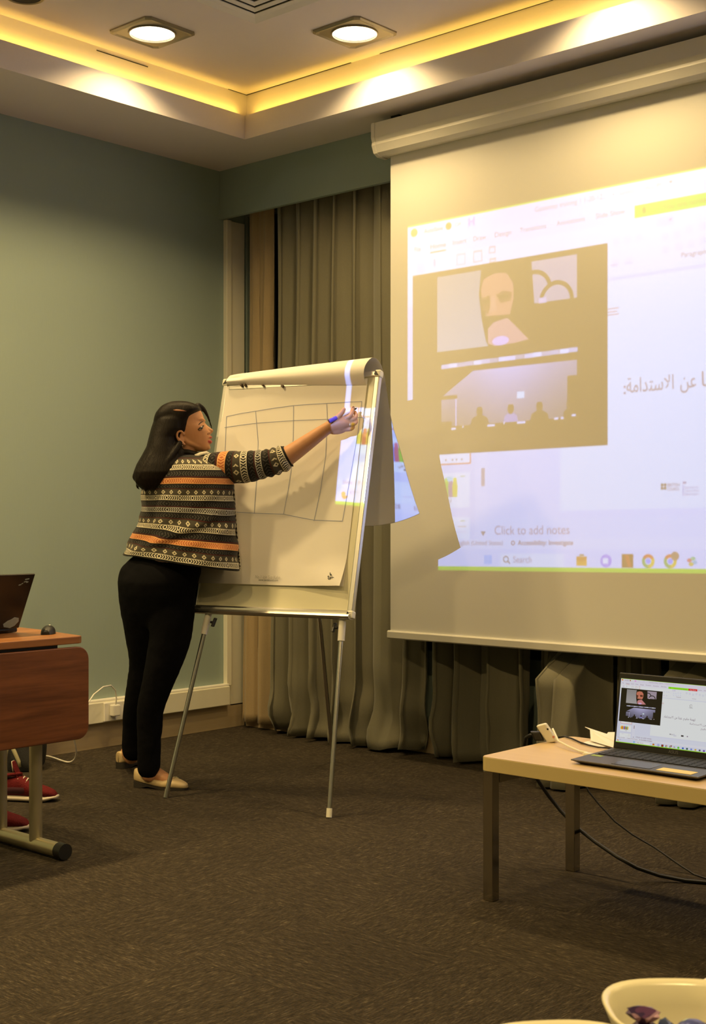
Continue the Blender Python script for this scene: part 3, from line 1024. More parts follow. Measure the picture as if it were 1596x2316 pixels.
def curtain(name, label, x0, x1, y, ztop, zbot, folds, amp, seed, mat, puddle=0.0, bulge=None, lean=0.0, nx=None, nz=64, group=None, crumple=0.0):
    """pleated drape: rounded pleats that open downward, crumpled where the hem meets the floor"""
    rnd = random.Random(seed)
    nx = nx or folds * 14
    ph = [rnd.uniform(-.35, .35) for _ in range(folds + 3)]
    wd = [rnd.uniform(.7, 1.25) for _ in range(folds + 3)]
    mb = MB()
    rows = []
    for i in range(nz + 1):
        t = i / nz
        z = ztop + (zbot - ztop) * t
        row = []
        for j in range(nx + 1):
            s = j / nx
            k = s * folds
            ki = int(k)
            a = amp * (wd[ki] * (1 - (k - ki)) + wd[ki + 1] * (k - ki))
            phase = ph[ki] * (1 - (k - ki)) + ph[ki + 1] * (k - ki)
            w = 2 * math.pi * (k + phase * (.4 + .6 * t))
            c = math.cos(w)
            dy = a * (.72 + .45 * t) * (c + .28 * math.cos(2 * w + 1.3 * ki) * (.4 + .6 * t))
            dx = -.42 * a * math.sin(2 * w) + lean * t * (1 - s) + .010 * math.sin(5 * t + ki)
            dy += .010 * noise.noise(V((s * 9 + seed, t * 2.2, 0.3))) + .02 * noise.noise(V((s * 3 + seed, t * 1.3, 2.3)))
            if bulge:
                bx, bw, bd, bt = bulge
                g = math.exp(-((x0 + (x1 - x0) * s - bx - .05 * (t - .9)) / (bw * (.75 + 1.5 * max(0, t - .8)))) ** 4)
                dy -= bd * g * min(1, max(0, (bt - z) / .10)) * (.92 + .2 * noise.noise(V((s * 6, t * 9, 5.5))))
            zz = z
            if crumple and t > .86:
                q = (t - .86) / .14
                dy += crumple * q * noise.noise(V((s * folds * .8 + seed, t * 16, 1.7))) * 1.6
                dx += crumple * .7 * q * noise.noise(V((s * folds * .9 + seed + 9, t * 16, 4.1)))
            if t > .985:
                dy -= .004
            if puddle and t > .9:
                q = (t - .9) / .1
                zz = zbot + (z - zbot) * 1.0 + puddle * q * max(0, noise.noise(V((s * folds * .7, 0, seed))))
            row.append((x0 + (x1 - x0) * s + dx, y + dy, max(zz, .004)))
        rows.append(row)
    mb.rings(rows, False)
    o = mb.build(name, mat, None, smooth=True)
    so = o.modifiers.new('thickness', 'SOLIDIFY')
    so.thickness = .003
    tag(o, label, 'curtain', group)
    return o


G = 'floor-length curtains along the window wall'
curtain('curtain', 'narrow beige lining curtain at the corner beside the cream panel', -5.335, -5.15, 5.065, 2.95, .035, 2, .020, 3, M_LINING, 0, None, -.03, group=G)
curtain('curtain', 'grey-green pleated curtain hanging behind the flip chart', -5.075, -4.06, 5.015, 2.95, .012, 7, .056, 5, M_DRAPE, .05, None, 0.0, group=G, crumple=.062)
curtain('curtain', 'grey-green curtain behind the left edge of the projection screen', -4.00, -3.40, 5.02, 2.95, .012, 4, .052, 12, M_DRAPE, .02, None, 0, group=G, crumple=.045)
curtain('curtain', 'curtain bunched forward into the light below the screen, left of the laptop', -3.34, -3.00, 4.99, 2.95, .010, 3, .03, 21, M_DRAPE, 0, (-3.15, .11, .26, .58), 0, group=G, crumple=.02, nx=90)
curtain('curtain', 'shaded curtain below the screen behind the coffee table', -2.94, -2.78, 5.02, 2.95, .012, 2, .03, 31, M_DRAPE, 0, None, 0, group=G, crumple=.02)
curtain('curtain', 'curtain bunched forward behind the open laptop on the coffee table', -2.73, -2.30, 4.99, 2.95, .010, 3, .03, 41, M_DRAPE, 0, (-2.585, .105, .25, .58), 0, group=G, crumple=.015, nx=90)
curtain('curtain', 'curtain along the window wall to the right of the open laptop', -2.24, -0.94, 5.02, 2.95, .012, 9, .04, 51, M_DRAPE, 0, None, 0, group=G, crumple=.02)
curtain('curtain', 'last curtain along the window wall, beyond the projection screen', -0.88, 2.3, 5.02, 2.95, .012, 20, .04, 61, M_DRAPE, 0, None, 0, group=G, crumple=.02)


# ================================================================== flip chart easel
EF = V((-3.478, 3.733, 0))                      # foot of the right leg
EH = V((0.9715, 0.237, 0)).normalized()         # along the board, to the right
ENH = V((EH.y, -EH.x, 0))                       # towards the room
TILT = math.radians(14)
ES = (ENH * -math.sin(TILT) + UP * math.cos(TILT))   # up the leaning board
EN = (ENH * math.cos(TILT) + UP * math.sin(TILT))    # out of the board


def bd(u, v, w=0.0):
    return EF + EH * u + ES * v + EN * w


def on_board(x, y, w=0.0):
    """board coordinates of a sight line"""
    o = V((0, 0, CAM_H))
    r = FW + RT * ((x - 798) / 2990) - UP * ((y - 1176) / 2990)
    p = o + r * ((EF + EN * w - o).dot(EN) / r.dot(EN)) - EF
    return p.dot(EH), p.dot(ES)


M_BOARD = simple('gloss_whiteboard', (0.78, 0.75, 0.56), 0.22, 0, 0.02, 4)
M_PAPER = simple('white_paper', (0.80, 0.77, 0.73), 0.75, 0, 0.015, 5, 0.04, 25, 0.2)
M_INK = simple('blue_grey_ink', (0.27, 0.31, 0.46), 0.6)
M_PRINT = simple('dark_green_print', (0.10, 0.11, 0.10), 0.7)
M_PRINT2 = simple('pale_grey_print', (0.42, 0.40, 0.36), 0.7)
M_REDINK = simple('red_ink', (0.50, 0.10, 0.10), 0.6)
BU0, BU1, BV0, BV1 = -0.768, 0.0, 0.79, 1.81

ea = empty('flip_chart_easel', bd(-.38, 0, 0).xyz)
tag(ea, 'aluminium-framed white flip chart easel standing on thin tubular legs', 'easel')


def bbox(mb, u0, u1, v0, v1, w0, w1):
    return mb.obox(bd((u0 + u1) / 2, (v0 + v1) / 2, (w0 + w1) / 2), EH * (u1 - u0) / 2, ES * (v1 - v0) / 2, EN * (w1 - w0) / 2)


bbox(MB(), BU0 + .01, BU1 - .01, BV0 + .01, BV1 - .01, -.012, 0).build('board', M_BOARD, ea)
for u in (BU0 - .004, BU1 - .020):
    bbox(MB(), u, u + .024, BV0 + .01, BV1 - .01, -.018, .008).build('side_rail', M_ALU, ea, bevel=.005, seg=3)
bbox(MB(), BU0, BU1, BV1 - .012, BV1 + .012, -.018, .008).build('top_rail', M_ALU, ea, bevel=.005, seg=3)
mb = MB()
prof = [(0, -.018), (.034, -.018), (.034, .006), (.026, .012), (.020, .012), (.014, .026), (.006, .030), (-.002, .024), (-.004, .010)]
mb.rings([[bd(u, BV0 - .012 + v, w) for v, w in prof] for u in (BU0, BU1)], True, True)
mb.build('pen_tray', M_ALU, ea, smooth=True, auto=35)
for u, v in ((BU0, BV0 + .005), (BU1, BV0 + .005), (BU0, BV1), (BU1, BV1)):
    s = 1 if u == BU1 else -1
    bbox(MB(), min(u - s * .020, u + s * .008), max(u - s * .020, u + s * .008), v - .016, v + .016, -.020, .012).build('corner_cap', M_CREAM, ea, bevel=.006, seg=3)
    mb = MB()
    c = bd(u - s * .008, v, .0125)
    mb.prism([(-.012, -.006), (.010, -.010), (-.006, .012)], c, EH * s, ES, EN * .002)
    mb.build('corner_insert', M_BLACK, ea)
bbox(MB(), BU0 + .03, BU1 - .09, 1.772, 1.796, .0005, .009).build('clamp_bar', M_ALU, ea, bevel=.003)
for ut, uf in ((-.690, -.773), (-.042, 0.0)):
    top, foot = bd(ut, .765, -.006), bd(uf, 0, -.006)
    foot.z = .006
    mid = top + (foot - top) * .10
    MB().tube([top + (top - foot) * .03, mid], .0145, 12).build('leg_sleeve', M_WHITE, ea, smooth=True, auto=40)
    MB().tube([top, foot], .0095, 12).build('leg', M_CHROME, ea, smooth=True, auto=40)
    MB().tube([foot - UP * .005 + (top - foot) * .0, foot + (top - foot).normalized() * .03], .0115, 12).build('foot_cap', M_CHROME if ut < -.5 else M_CREAM, ea, smooth=True, auto=40)
    kn = bd(ut + .035 * (1 if ut < -.5 else -1), .742, -.006)
    mb = MB()
    mb.tube([kn - EH * .018 * (1 if ut < -.5 else -1), kn], .006, 8)
    mb.obox(kn, EH * .005, (ES * .8 - EN * .3).normalized() * .021, EN * .008)
    mb.build('clamp_knob', M_BLACK, ea, bevel=.003)
rf = V((-4.29, 4.64, .006))
rt_ = bd(-.37, 1.62, -.03)
md = rt_ + (rf - rt_) * .512
MB().tube([rt_, md], .0135, 12).build('leg_sleeve', M_WHITE, ea, smooth=True, auto=40)
MB().tube([md - (rf - rt_) * .05, rf - UP * .004], .0095, 12).build('leg', M_CHROME, ea, smooth=True, auto=40)
mb = MB()
bbox(mb, -.41, -.33, 1.58, 1.66, -.045, -.012)
mb.build('hinge_block', M_BLACK, ea, bevel=.004)

# ------------------------------------------------------------------ the pad of paper on it
fp = empty('flip_chart_pad', bd(-.40, .90, .01).xyz)
tag(fp, 'white flip chart pad with a hand-drawn blue table and pages thrown back over the top', 'paper pad')
PU0, PU1, PV0, PV1 = -.757, -.050, .905, 1.790


def sheet_w(u, v):
    """how far the front sheet stands off the board"""
    a = (u - PU0) / (PU1 - PU0)
    b = (v - PV0) / (PV1 - PV0)
    w = .0078 + .004 * math.sin(a * 4 + b * 3) * (1 - b)
    c = max(0, 1 - math.hypot((1 - a) / .33, b / .16))      # lifted corner
    w += .030 * c ** 1.6
    w += .006 * max(0, 1 - b / .10) * (.5 + .5 * math.sin(a * 9))
    w += .003 * noise.noise(V((a * 4, b * 5, 2)))
    return w


def sheet(u0, u1, v0, v1, fn, nu=80, nv=100):
    mb = MB()
    rows = []
    for i in range(nv + 1):
        v = v0 + (v1 - v0) * i / nv
        rows.append([bd(u0 + (u1 - u0) * j / nu, v, fn(u0 + (u1 - u0) * j / nu, v)) for j in range(nu + 1)])
    mb.rings(rows, False)
    return mb


bbox(MB(), PU0 + .002, PU1 - .003, PV0 + .004, PV1 - .01, .0006, .0020).build('under_sheets', M_PAPER, fp)
sheet(PU0, PU1, PV0, PV1, sheet_w).build('front_sheet', M_PAPER, fp, smooth=True)


# pages thrown back over the top: a cone-like curl, small at the left, wide at the right, hanging behind
def over_page(k, off):
    mb = MB()
    na, nb = 40, 60
    rows = []
    for i in range(nb + 1):
        b = i / nb
        row = []
        for j in range(na + 1):
            a = j / na
            g = .36 + .64 * a ** .9
            crumple = math.exp(-((a - .06) / .05) ** 2)
            ctl = [(0, .004, 0), (0, -.010 * g - .004, .045 * g), (.002, .002, .088 * g), (.010, .045 * g, .118 * g), (.020, .095 * g, .100 * g), (.030, .122 * g, .030 * g),
                   (.045, .130 * g + .01, -.11), (.070, .140 * g + .03, -.26), (.095, .160 * g + .035, -.42), (.118, .170 * g + .04, -.600 + .066 * max(0, (a - .55) / .45) ** 3)]
            s = b * (len(ctl) - 1)
            n = min(int(s), len(ctl) - 2)
            f = s - n
            P = [ctl[max(0, min(len(ctl) - 1, n + q))] for q in (-1, 0, 1, 2)]
            pt = [.5 * ((2 * P[1][c]) + (-P[0][c] + P[2][c]) * f + (2 * P[0][c] - 5 * P[1][c] + 4 * P[2][c] - P[3][c]) * f * f + (-P[0][c] + 3 * P[1][c] - 3 * P[2][c] + P[3][c]) * f ** 3) for c in range(3)]
            base = bd(PU0 + .012 + (PU1 - .004 - PU0 - .012) * a, 1.796 - .036 * a, .0135)
            p = base + EH * pt[0] - ENH * pt[1] + UP * pt[2]
            if b > .72:
                q = (b - .72) / .28
                p += EH * (.032 * q * max(0, (a - .5) / .5) ** 3)
            p += EN * (.010 * crumple * math.sin(b * 22) * max(0, 1 - b * 2.2))
            p += (-ENH * off + UP * off * (1 if b < .5 else -.2)) * min(1, b * 5)
            row.append(p)
        rows.append(row)
    mb.rings(rows, False)
    return mb, rows


for k in range(2):
    mb, prow = over_page(k, -.004 * k)
    o = mb.build('turned_page', M_PAPER, fp, smooth=True)
    if k == 0:
        top_rows = prow


def ribbon(pts, width, fn=sheet_w, lift=.0018):
    """a pen line: flat ribbon lying just proud of the sheet, pts in board coordinates"""
    mb = MB()
    dense = []
    for (a, b), (c, d) in zip(pts[:-1], pts[1:]):
        for k in range(8):
            dense.append((a + (c - a) * k / 8, b + (d - b) * k / 8))
    dense.append(pts[-1])
    L, R = [], []
    for i, (u, v) in enumerate(dense):
        a, b = dense[max(0, i - 1)], dense[min(len(dense) - 1, i + 1)]
        dx, dy = b[0] - a[0], b[1] - a[1]
        m = math.hypot(dx, dy) or 1
        nx, ny = -dy / m * width / 2, dx / m * width / 2
        w = fn(u, v) + lift
        L.append(bd(u + nx, v + ny, w))
        R.append(bd(u - nx, v - ny, w))
    mb.rings([L, R], False)
    return mb


for line in ([(512, 942), (545, 935), (578, 930), (620, 923), (663, 917), (702, 914), (740, 912), (790, 909), (818, 908)],
             [(508, 967), (540, 962), (580, 957), (663, 951), (745, 948), (790, 945), (824, 944)],
             [(512, 942), (510, 1000), (506, 1060), (503, 1110)],
             [(578, 930), (583, 1000), (581, 1080), (575, 1162)],
             [(663, 917), (663, 990), (658, 1060), (650, 1115), (641, 1163)],
             [(738, 912), (740, 950), (736, 1030), (724, 1110), (709, 1178)],
             [(818, 908), (808, 985), (795, 1060), (783, 1125), (773, 1178)],
             [(530, 1158), (575, 1161), (641, 1163), (676, 1170), (709, 1176), (773, 1178)]):
    ribbon([on_board(*p, .009) for p in line], .0023).build('pen_line', M_INK, fp)


def flat_text(body, origin, ax, ay, size, mat, name, parent, width=None, bold=0.0, lift=None):
    vs, tr = text_mesh(body, 1.0, bold)
    w = vs[:, 0].max() - vs[:, 0].min()
    s = width / w if width else size
    mb = MB()
    mb.add([V(origin) + V(ax) * ((x - vs[:, 0].min()) * s) + V(ay) * (y * (size or s)) for x, y in vs], [tuple(t) for t in tr])
    return mb.build(name, mat, parent)


def sheet_pt(x, y, lift=.0012):
    u, v = on_board(x, y, .010)
    return bd(u, v, sheet_w(u, v) + lift)


flat_text('No.1 için Suz Kahn', sheet_pt(579, 1309, .004), EH, ES, .020, M_PRINT2, 'footer_print', fp, .120)
flat_text('www.yandabord.com', sheet_pt(586, 1314, .004), EH, ES, .011, M_PRINT, 'footer_print', fp, .095, .01)


def leaf_mark(origin, ax, ay, s, parent):
    """the maker's sketchy leaf-and-disc mark"""
    mb = MB()
    o = V(origin)

    def poly(pts):
        mb.add([o + V(ax) * (x * s) + V(ay) * (y * s) for x, y in pts], [tuple(range(len(pts)))])
    for cx, cy, r in ((0, -.25, .42), (.35, -.28, .34)):
        n = 20
        for k in range(n):
            a0, a1 = 2 * math.pi * k / n, 2 * math.pi * (k + 1) / n
            poly([(cx + r * math.cos(a0), cy + r * .8 * math.sin(a0)), (cx + r * math.cos(a1), cy + r * .8 * math.sin(a1)),
                  (cx + r * .72 * math.cos(a1), cy + r * .55 * math.sin(a1)), (cx + r * .72 * math.cos(a0), cy + r * .55 * math.sin(a0))])
    poly([(-.55, .1), (-.3, .35), (-.15, .0), (-.35, -.1)])
    poly([(-.12, .85), (.02, 1.0), (.25, .30), (.0, .25)])
    poly([(.15, .75), (.45, .45), (.3, .2), (.1, .35)])
    poly([(.45, .05), (1.0, -.05), (1.0, -.15), (.5, -.12)])
    poly([(-.3, -.35), (.3, -.15), (.32, -.28), (-.25, -.48)])
    return mb.build('maker_mark', M_PRINT, parent)


leaf_mark(sheet_pt(750, 1307, .003), EH, ES, .020, fp)


# writing that shows on the turned page: red strokes near the fold, print at its loose corner
def page_pt(a, b, lift=.0015):
    na, nb = 40, 60
    i, j = b * nb, a * na
    i0, j0 = min(int(i), nb - 1), min(int(j), na - 1)
    f, g = i - i0, j - j0
    p00, p01, p10, p11 = top_rows[i0][j0], top_rows[i0][j0 + 1], top_rows[i0 + 1][j0], top_rows[i0 + 1][j0 + 1]
    p = (p00 * (1 - g) + p01 * g) * (1 - f) + (p10 * (1 - g) + p11 * g) * f
    nrm = (p10 - p00).cross(p01 - p00).normalized()
    return p, nrm, lift


for strokes in ([(.96, .55), (.985, .545)], [(.95, .57), (.99, .56)], [(.955, .60), (.985, .62)], [(.975, .59), (.96, .63)]):
    pts = []
    for a, b in strokes:
        p, nn, l = page_pt(a, b)
        pts.append(p - nn * l)
    MB().tube(pts, .0018, 6).build('red_note', M_REDINK, fp)

p0, n0, _ = page_pt(.93, .955)
leaf_mark(p0 - n0 * .002, EH * .75 - ENH * .2, UP, .018, fp)
p0, n0, _ = page_pt(.93, .90)
for d0, d1 in (((0, 0), (.022, 0)), ((.022, 0), (.022, .030)), ((.022, .030), (0, .030)), ((0, .030), (0, 0))):
    MB().tube([p0 - n0 * .002 + EH * d0[0] + UP * d0[1], p0 - n0 * .002 + EH * d1[0] + UP * d1[1]], .0012, 6).build('printed_frame', M_PRINT, fp)

# the pegs that hold the pad on the clamp bar
for px_, py_, r in ((547, 868, .006), (555, 867, .006), (596, 868, .005), (640, 870, .0065)):
    u, v = on_board(px_, py_, .014)
    mb = MB()
    c0 = bd(u, v - .008, .012)
    mb.tube([c0, c0 + EN * .012], [r, r * .85], 12)
    mb.build('peg', simple('peg_brown', (.10, .07, .04), .4) if px_ == 547 else bpy.data.materials['peg_brown'], ea, smooth=True, auto=40)


# ================================================================== folding desk at the left with what lies on and under it
M_CHERRY = wood('reddish_brown_wood', (0.060, 0.018, 0.006), (0.27, 0.095, 0.034), 1, 2.0, 0.38, 16)
M_CHERRY_TOP = wood('desk_top_wood', (0.22, 0.085, 0.028), (0.40, 0.17, 0.06), 1, 1.6, 0.32, 12)
M_BEECH = wood('beech_laminate', (0.60, 0.44, 0.25), (0.68, 0.52, 0.32), 0, 1.4, 0.35, 10)
M_BEECH_EDGE = simple('beech_edge_band', (0.58, 0.46, 0.21), 0.45, 0, 0.05, 8)
M_GOLDTUBE = simple('satin_gold_tube', (0.55, 0.50, 0.34), 0.35, 0.8, 0.05, 20)
DK = empty('folding_desk', (-4.1, 2.2, 0))
tag(DK, 'reddish-brown wooden folding desk with a modesty panel and tubular foot', 'desk')
ZT = .745
top = [(-3.79, 1.20), (-3.79, 2.795), (-3.80, 2.812), (-3.95, 2.838), (-4.13, 2.868), (-4.25, 2.876), (-4.36, 2.850), (-4.43, 2.79), (-4.45, 2.70), (-4.45, 1.20)]
MB().prism(top, (0, 0, ZT - .026), (1, 0, 0), (0, 1, 0), (0, 0, .026)).build('desk_top', M_CHERRY_TOP, DK, bevel=.003)
# modesty panel with rounded corners, standing along the near edge
r = .045
y1, z0, z1 = 2.835, .385, .708
pts = [(1.20, z0)]
for cy, cz, a0 in ((y1 - r, z0 + r, -90), (y1 - r, z1 - r, 0)):
    pts += [(cy + r * math.cos(math.radians(a0 + q)), cz + r * math.sin(math.radians(a0 + q))) for q in range(0, 91, 15)]
pts += [(1.20, z1)]
MB().prism(pts, (-3.806, 0, 0), (0, 1, 0), (0, 0, 1), (.018, 0, 0)).build('modesty_panel', M_CHERRY, DK, bevel=.003)
MB().box((-3.83, 1.3, .700), (-3.812, 2.72, .7185)).build('panel_bracket', M_BLACK, DK)
FY = 2.672
MB().tube([(-3.872, FY, .035), (-3.872, FY, .72)], .0225, 18).build('leg', M_GOLDTUBE, DK, smooth=True, auto=40)
MB().tube([(-4.085, FY, .035), (-4.085, FY, .72)], .0225, 18).build('leg', M_GOLDTUBE, DK, smooth=True, auto=40)
MB().tube([(-4.52, FY, .030), (-3.735, FY, .030)], .025, 18).build('foot_bar', M_GOLDTUBE, DK, smooth=True, auto=40)
MB().tube([(-3.737, FY, .030), (-3.700, FY, .030)], .0275, 18).build('end_cap', M_BLACK, DK, smooth=True, auto=40)
MB().tube([(-4.085, 1.4, .035), (-4.085, 1.4, .72)], .0225, 18).build('leg', M_GOLDTUBE, DK, smooth=True, auto=40)
MB().tube([(-3.872, 1.4, .035), (-3.872, 1.4, .72)], .0225, 18).build('leg', M_GOLDTUBE, DK, smooth=True, auto=40)
MB().tube([(-4.52, 1.4, .030), (-3.735, 1.4, .030)], .025, 18).build('foot_bar', M_GOLDTUBE, DK, smooth=True, auto=40)
MB().box((-4.32, 1.35, .705), (-3.85, 1.45, .7188)).box((-4.32, 2.62, .705), (-3.85, 2.72, .7188)).box((-4.10, 1.45, .705), (-4.06, 2.62, .7188)).build('folding_frame', M_GOLDTUBE, DK)

# laptop on the desk, its dark lid towards the room
M_LIDBROWN = simple('dark_bronze_lid', (0.016, 0.012, 0.010), 0.35, 0.2, 0.1, 6)
M_STICK = simple('pale_blue_sticker', (0.30, 0.40, 0.42), 0.5, 0, 0.25, 60)
lp = empty('laptop', (-4.14, 2.57, ZT))
tag(lp, 'open dark laptop with a pale sticker seen from behind on the wooden desk', 'laptop')
LY0, LY1 = 2.385, 2.735
MB().box((-4.315, LY0, ZT + .002), (-4.075, LY1, ZT + .018)).build('base', M_BLACK, lp, bevel=.004)
hx, hz, tx_, tz = -4.070, ZT + .018, -3.968, ZT + .215
dv = V((tx_ - hx, 0, tz - hz))
nv = V((dv.z, 0, -dv.x)).normalized()
mb = MB()
ctr = V((hx, (LY0 + LY1) / 2, hz)) + dv / 2
mb.obox(ctr, V((0, (LY1 - LY0) / 2, 0)), dv / 2, nv * .004)
lid = mb.build('lid', M_LIDBROWN, lp, bevel=.003)
mb = MB()
mb.obox(ctr - nv * .0043, V((0, .16, 0)), dv * .44, nv * .0005)
mb.build('display', simple('dim_display', (.02, .02, .03), .2, 0, 0, 1, 0, 1, .5, 0, ((.5, .6, 1.0), .35)), lid)
for yy in (LY0 + .06, LY1 - .06):
    MB().tube([(hx - .006, yy - .02, hz - .006), (hx - .006, yy + .02, hz - .006)], .007, 10).build('hinge', M_BLACK, lp, smooth=True, auto=40)
o = V((hx, 0, hz)) + nv * .0046


def lid_poly(pts, name, mat):
    MB().prism(pts, o, V((0, 1, 0)), dv.normalized(), nv * .0008).build(name, mat, lid)


lid_poly([(2.668, .010), (2.695, .004), (2.712, .012), (2.724, .030), (2.720, .044), (2.702, .048), (2.690, .040), (2.676, .034), (2.662, .022)], 'sticker', M_STICK)
for k, (dy, dz, w) in enumerate(((0, 0, .010), (.010, .005, .006), (.018, .012, .012), (.028, .010, .008), (.020, .022, .016))):
    lid_poly([(2.678 + dy, .178 + dz), (2.678 + dy + w, .180 + dz), (2.678 + dy + w, .184 + dz), (2.678 + dy, .182 + dz)], 'lid_mark', M_STICK)

# mouse
mo = empty('computer_mouse', (-3.945, 2.775, ZT))
tag(mo, 'small black computer mouse on the corner of the wooden desk', 'mouse')
mb = MB()
rs = []
for i in range(9):
    t = i / 8
    y = -.046 + .092 * t
    w = .027 * math.sin(math.pi * (.12 + .76 * t)) ** .5
    hgt = .026 * math.sin(math.pi * (.10 + .72 * t)) ** .8 + .004
    rs.append([mo.location + RT * (w * .9 * math.cos(q)) + FW * (y * .9) + UP * (.001 + hgt * max(0, math.sin(q)) ** .8) for q in [2 * math.pi * k / 20 for k in range(20)]])
mb.rings(rs, True, True)
mb.build('shell', M_BLACK, mo, smooth=True, auto=60)
MB().tube([mo.location - RT * .003 + FW * .022 + UP * .025, mo.location + RT * .003 + FW * .022 + UP * .025], .006, 12).build('wheel', M_CREAM, mo, smooth=True, auto=40)

# red sneakers under the desk
M_RED = simple('red_suede', (0.12, 0.009, 0.012), 0.85, 0, 0.15, 40, .3, 200, .2)
M_REDDARK = simple('dark_maroon_mesh', (0.055, 0.010, 0.020), 0.9, 0, 0.2, 90)
M_SOLE = simple('dirty_white_rubber', (0.62, 0.55, 0.47), 0.7, 0, 0.08, 30)


def sneaker(label, toe, ang):
    """toe: tip on the floor; ang: heading of the toe"""
    t = empty('sneaker', toe, ang)
    tag(t, label, 'sneaker', 'red sneakers under the desk')
    Rm = Matrix.Translation(toe) @ Matrix.Rotation(ang, 4, 'Z')
    prof = [(-.005, .016, .030), (-.02, .030, .044), (-.05, .042, .056), (-.085, .046, .066), (-.12, .044, .082), (-.155, .039, .102), (-.19, .036, .100), (-.225, .035, .092), (-.26, .033, .098), (-.282, .024, .096), (-.288, .012, .088)]

    def ring(x, w, zlo, zhi, n=18):
        pts = []
        for k in range(n):
            q = 2 * math.pi * k / n
            c, s = math.cos(q), math.sin(q)
            pts.append(Rm @ V((x, w * math.copysign(abs(c) ** .8, c), (zlo + zhi) / 2 + (zhi - zlo) / 2 * math.copysign(abs(s) ** .75, s))))
        return pts
    MB().rings([ring(x, w, .018, h) for x, w, h in prof], True, True).build('upper', M_RED, t, smooth=True)
    MB().rings([ring(x * 1.01 + .004, w + .004, .001 + (.010 if x > -.03 else 0), .026) for x, w, h in prof], True, True).build('sole', M_SOLE, t, smooth=True)
    mb = MB()
    mb.rings([ring(x, w * 1.03, .026, h * f) for x, w, h, f in ((-.10, .030, .07, 1.0), (-.13, .043, .085, .85), (-.17, .0395, .10, .72), (-.21, .0365, .092, .75), (-.24, .030, .09, .7))], True, True)
    mb.build('side_panel', M_REDDARK, t, smooth=True)
    # opening collar, padded, and the tongue standing up
    col = []
    for k in range(20):
        q = 2 * math.pi * k / 20
        col.append(Rm @ V((-.215 + .058 * math.cos(q), .030 * math.sin(q), .100 + .010 * math.cos(q + .6))))
    mb = MB()
    mb.tube(col + [col[0]], .0075, 8)
    mb.build('collar', M_RED, t, smooth=True)
    mb = MB()
    mb.rings([[Rm @ V((-.16 - .030 * f + d, w * s, .088 + .072 * f)) for s, d in ((-1, 0), (-.5, .006), (.5, .006), (1, 0), (.5, -.004), (-.5, -.004))] for f, w in ((0, .026), (.4, .026), (.8, .024), (1, .014))], True, True)
    tg = mb.build('tongue', M_RED, t, smooth=True, auto=50)
    MB().tube([Rm @ V((-.182, -.022, .120)), Rm @ V((-.192, -.012, .160)), Rm @ V((-.192, .012, .160)), Rm @ V((-.182, .022, .120))], .0025, 6).build('tongue_binding', M_SOLE, tg, smooth=True)
    MB().lathe((0, 0, 0), [(.001, 0), (.001, .001)], 6) if False else None
    MB().rings([ring(-.215 + .0, .026, .088, .098), ring(-.2151, .0255, .0885, .0975)], True, True)
    for k in range(4):
        x = -.112 - .016 * k
        z = .079 + .0065 * k
        MB().tube([Rm @ V((x, -.028, z - .008)), Rm @ V((x + .002, 0, z + .005)), Rm @ V((x, .028, z - .008))], .003, 6).build('lace', M_SOLE, t, smooth=True)
    mb = MB()
    mb.add([Rm @ V((-.215 + .054 * math.cos(2 * math.pi * k / 20), .027 * math.sin(2 * math.pi * k / 20), .098)) for k in range(20)], [tuple(range(20))])
    mb.build('insole', M_DARK, t)
    return t


IMG_R = math.atan2(RT.y, RT.x)
p = at_z(131, 1812, 0)
sneaker('red sneaker further back under the desk, its tongue standing up', (p.x, p.y, 0), IMG_R - .12)
p = at_z(68, 1880, 0)
sneaker('red sneaker nearer the camera, half hidden by the desk legs', (p.x, p.y, 0), IMG_R - .10)

# black rucksack behind them
M_BAG = simple('black_nylon', (0.010, 0.010, 0.012), 0.7, 0, 0.3, 80, .3, 300)
M_STRAP = simple('pale_yellow_webbing', (0.45, 0.42, 0.26), 0.7)
bg = empty('rucksack', tuple(at_z(40, 1752, 0)))
tag(bg, 'black rucksack with a pale strap lying under the wooden desk', 'bag')
c = V(bg.location)
mb = MB()
rs = []
for i in range(13):
    t = i / 12
    z = .004 + .30 * t
    w = .085 * (1 - .25 * t ** 2) * (1 if t < .95 else .8)
    d = .075 * (1 - .35 * t)
    if i == 0:
        w, d = w * .85, d * .85
    rs.append([c + RT * (w * math.copysign(abs(math.cos(q)) ** .6, math.cos(q)) + .015 * math.sin(t * 4)) + FW * (.12 + d * math.copysign(abs(math.sin(q)) ** .7, math.sin(q)) + .03 * t) + UP * z for q in [2 * math.pi * k / 24 for k in range(24)]])
mb.rings(rs, True, True)
mb.build('body', M_BAG, bg, smooth=True, auto=60)
f = c + FW * .02
MB().tube([f + RT * -.075 + UP * .215 + FW * .03, f + RT * -.055 + UP * .17, f + RT * -.02 + UP * .10, f + RT * .0 + UP * .055, f + RT * .005 + UP * .03], [.006, .008, .010, .009, .006], 8).build('strap', M_STRAP, bg, smooth=True)
mb = MB()
mb.prism([(-.01, .235), (.045, .245), (.05, .20), (.03, .185), (.01, .205)], f + FW * .015, RT, UP, FW * .006)
mb.build('tag', M_STRAP, bg, bevel=.001)
mb = MB()
mb.prism([(.058, .19), (.070, .21), (.072, .10), (.062, .13)], f + FW * .03, RT, UP, FW * .006)
mb.build('side_tab', M_STRAP, bg, bevel=.001)
MB().tube([f + RT * q[0] + UP * q[1] - FW * q[2] for q in ((-.07, .10, .0), (-.06, .13, .01), (-.05, .11, .0), (-.055, .07, .0))], .003, 6).build('cord', M_STRAP, bg, smooth=True)

